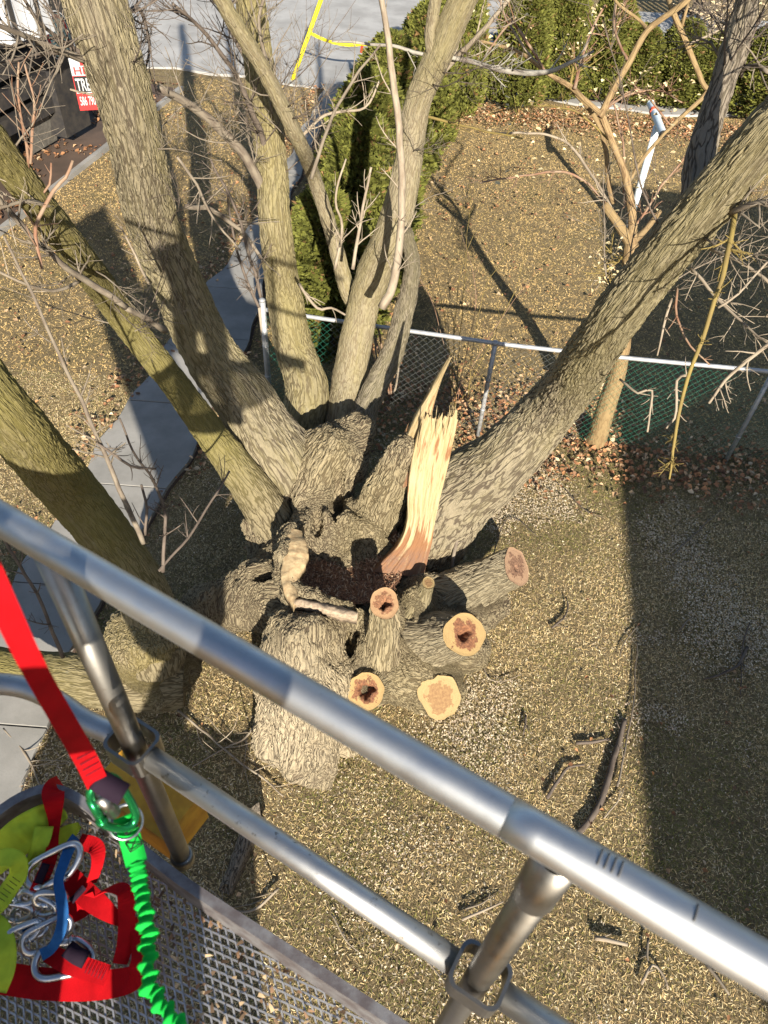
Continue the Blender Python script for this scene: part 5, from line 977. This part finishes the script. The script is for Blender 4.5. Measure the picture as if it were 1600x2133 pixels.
TW = [
 # top left, from the big left limb
 (A, s_((180, 125, 5.3, 15), (110, 98, 5.1, 13), (40, 68, 4.9, 11), (-40, 35, 4.7, 9)), TWIG, 12, .55, 2),
 (A, s_((178, 118, 5.3, 10), (120, 80, 5.2, 8), (70, 30, 5.0, 7), (40, -30, 4.9, 6)), TWIG_D, 9, .45, 2),
 (A, s_((172, 128, 5.3, 8), (100, 110, 5.1, 7), (50, 118, 5.0, 6), (-20, 130, 4.9, 5)), TWIG_D, 9, .40, 2),
 (A, s_((255, 30, 5.6, 9), (290, 20, 5.8, 8), (310, 90, 6.0, 6), (300, 150, 6.1, 4)), TWIG_D, 12, .45, 2),
 (A, s_((390, 430, 5.9, 11), (440, 438, 6.1, 10), (500, 478, 6.3, 9), (545, 540, 6.4, 7)), TWIG, 8, .4, 2),
 (A, s_((370, 330, 5.7, 6), (410, 385, 5.8, 6), (440, 450, 5.9, 5), (500, 520, 6.0, 4)), TWIG, 6, .3, 2),
 (A, s_((220, 218, 5.5, 6), (195, 200, 5.4, 5), (150, 188, 5.3, 4)), TWIG_L, 2, .15, 1),
 (A, s_((310, 590, 5.3, 6), (275, 520, 5.2, 5), (250, 470, 5.1, 4)), TWIG_L, 3, .2, 1),
 # between the limbs
 (B1, s_((560, 420, 6.9, 22), (520, 340, 6.7, 21), (465, 275, 6.5, 20), (400, 222, 6.3, 18), (333, 182, 6.1, 16)), TWIG, 14, .55, 2),
 (B1, s_((585, 390, 6.9, 20), (582, 310, 6.9, 17), (560, 200, 6.8, 14), (545, 90, 6.8, 12), (530, -20, 6.8, 10)), TWIG, 14, .5, 2),
 (B1, s_((560, 330, 6.9, 14), (530, 240, 6.6, 12), (480, 140, 6.4, 10), (420, 60, 6.2, 8), (360, 10, 6.0, 6)), TWIG_D, 16, .6, 2),
 (B1, s_((545, 180, 7.0, 12), (500, 100, 6.9, 10), (470, 40, 6.8, 9), (440, -30, 6.7, 7)), TWIG_D, 14, .55, 2),
 (B1, s_((545, 620, 6.4, 7), (520, 540, 6.3, 7), (495, 450, 6.2, 6), (440, 330, 6.1, 5)), TWIG_D, 10, .35, 2),
 (B1, s_((540, 640, 6.4, 7), (515, 590, 6.35, 6), (490, 500, 6.3, 5), (470, 390, 6.2, 4)), TWIG_D, 9, .3, 2),
 (B1, s_((625, 590, 6.6, 6), (660, 640, 6.5, 6), (690, 640, 6.5, 5), (720, 655, 6.4, 4)), TWIG_L, 4, .25, 1),
 (B2, s_((795, 640, 6.4, 20), (822, 580, 6.3, 18), (836, 450, 6.2, 16), (832, 300, 6.0, 15), (815, 120, 5.9, 14), (792, -20, 5.8, 12)), TWIG_L, 10, .4, 2),
 (B2f, s_((620, 290, 6.2, 7), (680, 240, 6.2, 6), (760, 225, 6.3, 5), (790, 170, 6.3, 4)), TWIG_L, 6, .35, 2),
 (B2f, s_((650, 370, 6.3, 8), (690, 250, 6.2, 7), (740, 160, 6.1, 6), (790, 95, 6.0, 4)), TWIG, 6, .35, 2),
 (B2f, s_((590, 230, 6.0, 9), (555, 130, 5.9, 8), (540, 40, 5.8, 7), (560, -30, 5.8, 6)), TWIG, 10, .4, 2),
 (B2f, s_((700, 560, 6.5, 7), (712, 470, 6.4, 6), (700, 420, 6.3, 5), (720, 330, 6.3, 4)), TWIG_L, 7, .3, 2),
 (B2f, s_((735, 560, 6.5, 8), (760, 420, 6.4, 6), (775, 350, 6.3, 5)), TWIG_L, 6, .3, 2),
 (B2, s_((690, 85, 6.6, 5), (790, 92, 6.6, 6), (880, 110, 6.6, 8), (1000, 134, 6.5, 10), (1110, 152, 6.4, 11), (1180, 135, 6.3, 8), (1240, 105, 6.3, 5)), mat_twig('twig_lichen', (.30, .285, .245), (.12, .10, .085)), 10, .35, 2),
 (B2, s_((905, 170, 6.7, 14), (950, 120, 6.6, 12), (1010, 60, 6.4, 10), (1060, 0, 6.3, 8)), TWIG_L, 8, .4, 2),
 (B2, s_((880, 240, 6.9, 6), (960, 260, 6.8, 5), (1040, 280, 6.7, 4), (1090, 290, 6.6, 3)), TWIG_Y, 5, .4, 2),
 # left side
 (Dl, s_((262, 640, 4.9, 14), (180, 585, 4.7, 14), (80, 505, 4.4, 13), (0, 420, 4.2, 12), (-60, 360, 4.1, 11)), TWIG, 10, .35, 2),
 (Dl, s_((345, 690, 5.4, 14), (300, 660, 5.2, 13), (262, 640, 5.0, 13)), TWIG, 3, .2, 1),
 (Dl, s_((110, 430, 4.5, 8), (60, 420, 4.3, 8), (-20, 440, 4.1, 7)), TWIG_L, 6, .3, 2),
 (Dl, s_((90, 560, 4.2, 7), (70, 470, 4.2, 8), (110, 400, 4.2, 8), (140, 370, 4.2, 7), (152, 328, 4.2, 6)), TWIG_R, 3, .2, 1),
 (Dl, s_((62, 345, 4.2, 6), (70, 270, 4.2, 6), (74, 210, 4.2, 5), (50, 130, 4.2, 4)), TWIG_R, 6, .2, 1),
 (Dl, s_((58, 350, 4.3, 6), (50, 280, 4.25, 6), (40, 210, 4.2, 5), (40, 130, 4.2, 4)), TWIG_R, 6, .2, 1),
 (Dl, s_((165, 585, 4.7, 7), (110, 606, 4.5, 7), (50, 590, 4.3, 6), (-20, 560, 4.2, 6)), TWIG_L, 4, .25, 1),
 (Dl, s_((85, 410, 4.4, 5), (105, 385, 4.4, 5), (108, 340, 4.4, 4)), TWIG_R, 1, .1, 1),
 (El, s_((300, 1130, 4.75, 11), (272, 1070, 4.6, 11), (235, 985, 4.45, 10), (200, 900, 4.3, 9), (140, 770, 4.1, 8), (80, 640, 3.9, 7), (10, 490, 3.8, 5)), TWIG, 12, .22, 2),
 (El, s_((338, 1190, 4.85, 8), (345, 1080, 4.7, 7), (320, 1000, 4.6, 6), (285, 950, 4.5, 5), (250, 870, 4.4, 4)), TWIG_D, 10, .22, 2),
 (El, s_((302, 1115, 4.75, 6), (303, 1060, 4.7, 6), (295, 1010, 4.65, 5)), TWIG_D, 4, .18, 1),
 (El, s_((330, 1190, 4.8, 6), (390, 1120, 4.9, 6), (450, 1030, 5.0, 5), (480, 980, 5.0, 4)), TWIG_D, 6, .25, 2),
 (El, s_((200, 920, 4.3, 5), (270, 970, 4.4, 6), (325, 975, 4.45, 4)), TWIG_D, 6, .12, 1),
 (El, s_((130, 1370, 4.2, 9), (90, 1260, 4.0, 7), (40, 1180, 3.9, 7), (-10, 1090, 3.8, 6)), TWIG_D, 8, .2, 2),
 # right side
 (Cl, s_((1530, 440, 4.03, 12), (1515, 540, 3.83, 11), (1488, 630, 3.78, 10), (1430, 790, 3.78, 8), (1408, 890, 3.83, 7), (1394, 1000, 3.88, 4)), TWIG_Y, 12, .16, 2),
 (Cl, s_((1480, 520, 4.18, 7), (1540, 540, 4.08, 7), (1610, 600, 3.98, 6)), TWIG_L, 7, .25, 2),
 (Cl, s_((1440, 560, 4.28, 7), (1500, 630, 4.18, 6), (1560, 690, 4.08, 5), (1610, 720, 3.98, 4)), TWIG_L, 8, .25, 2),
 (Cl, s_((1525, 440, 3.98, 14), (1560, 425, 3.88, 12), (1640, 415, 3.78, 10)), TWIG, 6, .25, 2),
 (Cl, s_((1640, 690, 3.88, 9), (1560, 745, 3.93, 8), (1510, 790, 3.98, 7), (1475, 840, 3.98, 5)), TWIG_L, 8, .18, 2),
 (Cl, s_((1400, 620, 4.48, 6), (1385, 680, 4.43, 5), (1370, 740, 4.43, 3)), TWIG_L, 6, .12, 1),
 (Cl, s_((1410, 600, 4.48, 5), (1412, 660, 4.43, 5), (1440, 720, 4.38, 4), (1480, 760, 4.38, 3)), TWIG_R, 5, .15, 1),
 (Cl, s_((1290, 790, 4.78, 5), (1330, 820, 4.68, 5), (1360, 815, 4.68, 5), (1345, 900, 4.68, 4)), TWIG_L, 5, .15, 1),
 (Cl, s_((1430, 780, 3.83, 6), (1410, 790, 3.88, 6), (1405, 870, 3.88, 5), (1390, 890, 3.88, 4)), TWIG_L, 5, .1, 1),
 (Cl, s_((1495, 640, 3.78, 6), (1540, 610, 3.78, 5), (1600, 540, 3.78, 5)), TWIG_L, 4, .2, 1),
 (Cf, s_((1540, 150, 4.83, 10), (1570, 140, 4.78, 9), (1600, 150, 4.68, 8)), TWIG, 6, .3, 2),
 (Cf, s_((1545, 160, 4.83, 7), (1560, 90, 4.78, 6), (1590, 20, 4.78, 5)), TWIG_D, 8, .35, 2),
 (Cf, s_((1500, 125, 4.88, 6), (1480, 90, 4.88, 5), (1440, 80, 4.88, 4)), TWIG, 8, .3, 2),
]
for i, (par, L, mt, ns, sl_, lv) in enumerate(TW): twig(L, mt, par, ns, sl_, lv, 200+i)
# fine twigs sprouting here and there along the limbs
rs = np.random.RandomState(31)
for key, nn_, lo_, hi_ in (('A', 12, .3, .75), ('B1', 13, .3, .8), ('B2', 12, .3, .8), ('B2f', 13, .25, .85), ('D', 9, .35, .8), ('C', 9, .45, .8), ('Cf', 8, .2, .7)):
    ob_, Q_, R_ = LIMBS[key]; T_, N_, B_2 = frames(Q_)
    for k in range(nn_):
        i = int(rs.uniform(lo_, hi_)*len(Q_)); a = rs.uniform(0, 6.283); d0 = norm((N_[i]*math.cos(a)+B_2[i]*math.sin(a))+.5*T_[i]); L_ = rs.uniform(.4, 1.0); p = Q_[i]+d0*R_[i]*.8; q = [p]; d = d0
        for s in range(8): d = norm(d+rs.normal(0, .10, 3)+np.array([0, 0, .07])); p = p+d*L_/8; q.append(p)
        mb = MB(); grow(mb, np.array(q), np.linspace(.0055, .0018, 9), rs, 8, .40, 2, rmin=.0013); mb.build('twig', (TWIG, TWIG_D, TWIG)[k % 3], ob_)
# stick leaning out of the grass by the right stub
twig([(942, 1195, .30, 7), (950, 1130, .55, 8), (978, 1060, .8, 6), (1000, 1000, .95, 4), (1010, 950, 1.05, 3)], TWIG, tree, 2, .2, 1, 400)
# ---------------- small tan-barked tree behind the fence
otree = empty('ornamental_tree', P(1240, 925), 'small tan-barked bare tree growing behind the fence under the right limb', 'tree')
def thin(L, k): return [(q[0], q[1], q[2], q[3]*k) for q in L]
def olimb(L, n=20, ext=0, seed=0, name='limb'): return limb(name, L, ORANGE_BARK, otree, n, .03, ext, seed, .10)[0]
base = P(1240, 925)
def zz(px, py, z): return (px, py, z)
ot = olimb([(1240, 928, -.05, 42), (1262, 850, .5, 39), (1288, 765, 1.0, 35), (1305, 640, 1.75, 31), (1312, 545, 2.15, 29), (1316, 508, 2.3, 29)], 26, 0, 31, 'trunk')
O = [[(1316, 512, 2.28, 27), (1290, 470, 2.42, 23), (1268, 440, 2.52, 22), (1258, 426, 2.56, 20)],
     [(1316, 508, 2.3, 24), (1318, 450, 2.5, 21), (1305, 370, 2.8, 18), (1280, 305, 3.0, 17), (1252, 236, 3.25, 17)],
     [(1252, 238, 3.25, 17), (1275, 190, 3.4, 15), (1310, 130, 3.6, 15), (1350, 62, 3.8, 15), (1420, 10, 4.0, 14), (1460, -30, 4.1, 12)],
     [(1252, 238, 3.25, 12), (1215, 205, 3.35, 12), (1190, 182, 3.4, 14), (1140, 152, 3.5, 10), (1080, 108, 3.6, 8), (1000, 85, 3.7, 6)],
     [(1277, 420, 2.5, 12), (1268, 380, 2.65, 12), (1262, 310, 2.9, 12), (1240, 245, 3.1, 11), (1195, 190, 3.35, 10)],
     [(1318, 505, 2.3, 18), (1345, 478, 2.35, 15), (1375, 440, 2.45, 12)],
     [(1312, 378, 2.75, 10), (1340, 330, 2.9, 9), (1400, 262, 3.1, 9), (1470, 196, 3.3, 11), (1462, 170, 3.4, 12), (1432, 95, 3.65, 13), (1400, 20, 3.9, 13), (1385, -30, 4.0, 12)],
     [(1350, 62, 3.8, 9), (1330, 40, 3.85, 8), (1290, 10, 3.95, 7), (1260, -30, 4.1, 6)],
     [(1418, 60, 3.75, 8), (1430, 20, 3.9, 7), (1440, -30, 4.0, 6)]]
OL = [olimb(thin(L, .85), 16, 0, 40+i) for i, L in enumerate(O)]
OT = [[(1195, 186, 3.4, 8), (1210, 130, 3.55, 7), (1235, 60, 3.75, 6), (1260, 10, 3.9, 4)], [(1190, 184, 3.4, 6), (1195, 130, 3.55, 5), (1190, 95, 3.65, 4)], [(1320, 480, 2.35, 5), (1370, 400, 2.6, 5), (1440, 310, 2.9, 4)],
      [(1290, 460, 2.45, 5), (1210, 330, 2.75, 6), (1150, 285, 2.9, 5), (1030, 275, 3.0, 4)], [(1300, 490, 2.3, 5), (1260, 420, 2.5, 5), (1180, 360, 2.7, 5), (1000, 380, 2.8, 3)], [(1310, 520, 2.2, 6), (1280, 545, 2.15, 5), (1268, 500, 2.2, 4)],
      [(1250, 240, 3.25, 5), (1300, 200, 3.3, 5), (1370, 190, 3.35, 4), (1420, 215, 3.35, 3)], [(1130, 145, 3.5, 5), (1060, 50, 3.75, 5), (1040, -20, 3.95, 4)], [(1140, 155, 3.5, 5), (1080, 60, 3.75, 6), (1060, 50, 3.78, 5), (1010, 120, 3.6, 3)],
      [(1280, 300, 3.0, 4), (1200, 235, 3.2, 4), (1110, 220, 3.2, 3), (1020, 240, 3.2, 3)], [(1320, 470, 2.4, 5), (1300, 400, 2.65, 5), (1298, 300, 2.95, 4), (1270, 180, 3.3, 3)], [(1430, 95, 3.65, 5), (1500, 60, 3.8, 4), (1540, 20, 3.9, 3)], [(1310, 130, 3.6, 6), (1280, 60, 3.75, 5), (1285, 0, 3.9, 4)],
      [(1270, 545, 2.05, 6), (1262, 580, 1.95, 5), (1280, 600, 1.9, 4)], [(1400, 262, 3.1, 4), (1340, 190, 3.3, 4), (1300, 195, 3.3, 3)], [(1300, 590, 1.95, 8), (1275, 560, 2.0, 6), (1258, 590, 1.9, 5)]]
for i, L in enumerate(OT): twig(L, (TWIG_R, TWIG_Y, TWIG_R, TWIG_L)[i % 4], otree, 7, .34, 2, 500+i, rmin=.0022)
# dry pale leaves still hanging on its twigs
n = 420; k = RS.randint(0, len(OT), n); pos = []
for i in range(n):
    pts, _ = nodes3(OT[k[i]]); t = RS.uniform(.3, 1)*(len(pts)-1); a = int(min(t, len(pts)-2)); pos.append(pts[a]+(pts[a+1]-pts[a])*(t-a)+RS.normal(0, .10, 3))
pos = np.array(pos); lf = leafmesh('dry_leaves', pos[:, 0], pos[:, 1], (.025, .06), pick(n, [(.62, .52, .30), (.52, .40, .22)], [2, 1]), None)
co = np.empty(len(lf.data.vertices)*3, np.float32); lf.data.vertices.foreach_get('co', co); co = co.reshape(-1, 3); co[:, 2] += np.repeat(pos[:, 2]-gz(pos[:, 0], pos[:, 1]), 7); lf.data.vertices.foreach_set('co', co.ravel()); lf.parent = otree; lf.matrix_parent_inverse = Matrix.Translation(otree.location).inverted()
# ---------------- thin stems along the fence
def shrub(name, b, tips, mats, label, r=.006, seed=0, sub=5, sl=.3):
    e = empty(name, b, label, 'shrub'); 
    for i, (tx, ty, tz) in enumerate(tips):
        t = P(tx, ty, tz); rs = np.random.RandomState(seed+i); b2 = np.array(b)+rs.normal(0, .06, 3)*(1, 1, 0); mid = b2*.5+t*.5+np.array([0, 0, .25])+rs.normal(0, .08, 3)
        Q, R = catmull([b2, mid, t], [r, r*.7, r*.35], .07); mb = MB(); grow(mb, wob(Q, .05, 4, seed+i), R[:, 0], rs, sub, sl, 2, rmin=.0018); mb.build('stem', mats[i % len(mats)], e)
    return e
shrub('bare_shrub', fp(.75, 0)+np.array([0, .55, 0]), [(905, 540, 1.6), (960, 470, 1.8), (1010, 440, 1.9), (1060, 520, 1.6), (1120, 560, 1.4), (980, 380, 2.2), (1100, 470, 1.7), (870, 560, 1.6)], [TWIG_Y, TWIG_R, TWIG_Y], 'bare shrub of thin yellowish stems just behind the fence', .005, 600)
shrub('bare_sapling', fp(-.05, 0)+np.array([0, .35, 0]), [(800, 700, 1.0), (762, 650, 1.25), (735, 520, 1.9), (820, 690, 1.0)], [TWIG_R, TWIG_L], 'thin bare sapling stems behind the dead limb at the fence', .014, 620, 3, .2)
shrub('dry_shrub', P(1490, 120), [(1440, 20, 1.5), (1470, 0, 1.6), (1500, 10, 1.6), (1530, 40, 1.4), (1560, 30, 1.5), (1480, 60, 1.1), (1420, 70, 1.1)], [TWIG_L, TWIG], 'dry pale shrub beyond the back hedge by the slat fence', .012, 640, 12, .45)
g = P(1490, 110); n = 900; pos = np.array([g+(RS.normal(0, .45), RS.normal(0, .35), RS.uniform(.5, 1.7)) for _ in range(n)]); lf = leafmesh('dry_leaves', pos[:, 0], pos[:, 1], (.05, .11), pick(n, [(.55, .45, .30), (.40, .30, .19)], [2, 1]), None)
co = np.empty(len(lf.data.vertices)*3, np.float32); lf.data.vertices.foreach_get('co', co); co = co.reshape(-1, 3); co[:, 2] += np.repeat(pos[:, 2], 7); lf.data.vertices.foreach_set('co', co.ravel()); ds = [o for o in col.objects if o.name.startswith('dry_shrub')][0]; lf.parent = ds; lf.matrix_parent_inverse = Matrix.Translation(ds.location).inverted()
# leaning stake beside the end post
m = MB(); m.tube([P(563, 838, .0), P(552, 740, .62), P(540, 640, 1.25)], [.02, .018, .016], 8); tag(m.build('wooden_stake', TWIG_L), 'weathered stake leaning against the fence end post', 'stake')
# ---------------- fallen sticks
def stick(L, w, label, mat=TWIG_D, nsub=1, sub=.12, seed=0):
    pts = []; 
    for px, py in L: p = P(px, py, .0); p[2] = float(gz(p[0], p[1]))+.035; pts.append(p)
    w = [w, w*.85, w*.5] if np.isscalar(w) else w; rad = np.interp(np.linspace(0, 1, len(pts)), np.linspace(0, 1, len(w)), w)*.5*4.6/F_PX
    Q, R = catmull(pts, rad, .04); mb = MB(); rs = np.random.RandomState(seed); Q = wob(Q, .02, 6, seed); grow(mb, Q, R[:, 0], rs, nsub, sub, 1, rmin=.002); o = mb.build('fallen_branch', mat); return tag(o, label, 'branch', 'sticks lying on the lawn')
ST = [([(1205, 1735), (1240, 1690), (1262, 1630), (1280, 1570), (1300, 1500)], [15, 17, 14], 'thickest dark fallen branch, on the sunlit grass along the shadow edge', TWIG_D), ([(1285, 1640), (1302, 1560), (1320, 1450), (1326, 1340)], 6, 'long thin fallen twig right beside the thickest branch', TWIG), ([(1138, 1662), (1160, 1630), (1180, 1602), (1215, 1594)], 10, 'hooked fallen branch left of the thickest branch', TWIG_D), ([(1200, 1548), (1235, 1546), (1268, 1538)], 10, 'short straight dark stick above the hooked branch', TWIG_D),
 ([(1150, 1310), (1172, 1290), (1183, 1265), (1178, 1245)], 7, 'curved dark twig right of the stub cluster', TWIG_D), ([(1555, 1350), (1536, 1388), (1500, 1405), (1465, 1416)], [10, 8, 5], 'forked stick in the shade near the right edge', TWIG_D), ([(1400, 1160), (1440, 1120), (1500, 1065)], 5, 'thin twig in the shade below the fence', TWIG), ([(1415, 1315), (1428, 1298), (1440, 1288)], 6, 'short twig in the middle of the shaded lawn', TWIG),
 ([(1238, 1956), (1270, 1962), (1306, 1971)], [11, 10, 8], 'short pale peeled stick under the right end of the top rail', TWIG_L), ([(962, 1918), (1005, 1900), (1048, 1880)], 7, 'pale straight stick between the two guard rails', TWIG_L), ([(968, 1895), (1000, 1885), (1030, 1866)], 4, 'thin stick above the pale straight one between the rails', TWIG), ([(1094, 1490), (1092, 1510), (1088, 1532)], 7, 'stubby dark stick below the pale sawn stub', TWIG_D), ([(1350, 1955), (1348, 1990), (1352, 2005)], 6, 'short upright looking twig below the top rail at right', TWIG), ([(1335, 2050), (1360, 2010), (1385, 2035), (1392, 2060)], 7, 'bent twig at the bottom right', TWIG_L), ([(1470, 2010), (1500, 2045), (1518, 2072)], 8, 'grey stick at the lower right under the rail', TWIG),
 ([(690, 1905), (720, 1960), (748, 1985)], 4, 'thin pale twig below the mid rail', TWIG_L), ([(765, 1905), (790, 1905), (815, 1915)], 5, 'short pale twig touching the mid rail from below', TWIG_L), ([(1175, 1020), (1220, 1065), (1260, 1080)], 4, 'thin dark twig on the sunlit grass below the fence', TWIG_D), ([(1025, 1160), (1060, 1080), (1120, 1120)], 4, 'thin twig beside the slanted stub', TWIG_D), ([(1000, 1345), (1015, 1410), (1050, 1420), (1085, 1405)], 4, 'thin pale bent twig below the dark hearted stub', TWIG_L),
 ([(1255, 1705), (1290, 1665), (1300, 1640)], 4, 'short pale twig below the thickest branch', TWIG_L), ([(880, 1990), (920, 2040), (935, 2060)], 4, 'thin twig between the mid rail and right post', TWIG), ([(1560, 1300), (1545, 1350), (1540, 1450)], 5, 'thin twig crossing the forked stick', TWIG_D), ([(1340, 1290), (1300, 1340), (1290, 1370)], 4, 'fine twig just inside the shadow edge', TWIG)]
for i, (L, w, lb, mt) in enumerate(ST): stick(L, w, lb, mt, 2, .14, 700+i)
# pale brush at the foot of the low elbow
for i, (L, lb) in enumerate([([(372, 1480), (430, 1530), (500, 1590), (560, 1630), (590, 1660)], 'pale branching twig on the shaded grass below the elbow of the left limb'), ([(545, 1490), (510, 1540), (470, 1560), (400, 1600)], 'pale curved twig crossing the shaded grass under the top rail'), ([(10, 1520), (60, 1580), (90, 1650)], 'tangled pale twigs at the left edge beside the walk'), ([(580, 1850), (520, 1900), (430, 1880)], 'bent twig beside the toe board')]):
    stick(L, 7, lb, TWIG_L, 7, .5, 760+i)
# split log under the mid rail
a = P(533, 1690, .08); b = P(470, 1852, .08); d = norm(b-a); sd = np.cross(d, (0, 0, 1)); m = MB(); n = 30; prof = [(-.075, -.05), (-.06, .03), (-.01, .055), (.05, .035), (.07, -.05)]
V = np.concatenate([np.array([a+(b-a)*t+sd*(x*(1-.3*t))+np.array([0, 0, y])+d*.05*math.sin(k*2.3)*(t in (0., 1.))+np.array([0, 0, 1])*.02*(vnoise(np.array([t*9, k*1.1, .3]), 5)-.5) for k, (x, y) in enumerate(prof)]) for t in np.linspace(0, 1, n)]); k = len(prof)
m.add(V, [(i*k+j, i*k+(j+1) % k, (i+1)*k+(j+1) % k, (i+1)*k+j) for i in range(n-1) for j in range(k)]+[tuple(range(k)), tuple(range((n-1)*k, n*k))[::-1]], 0, bark=V*np.array([1, .3, 1])); tag(m.build('split_log', BARK_D), 'grey split log lying on the grass under the mid rail', 'log')
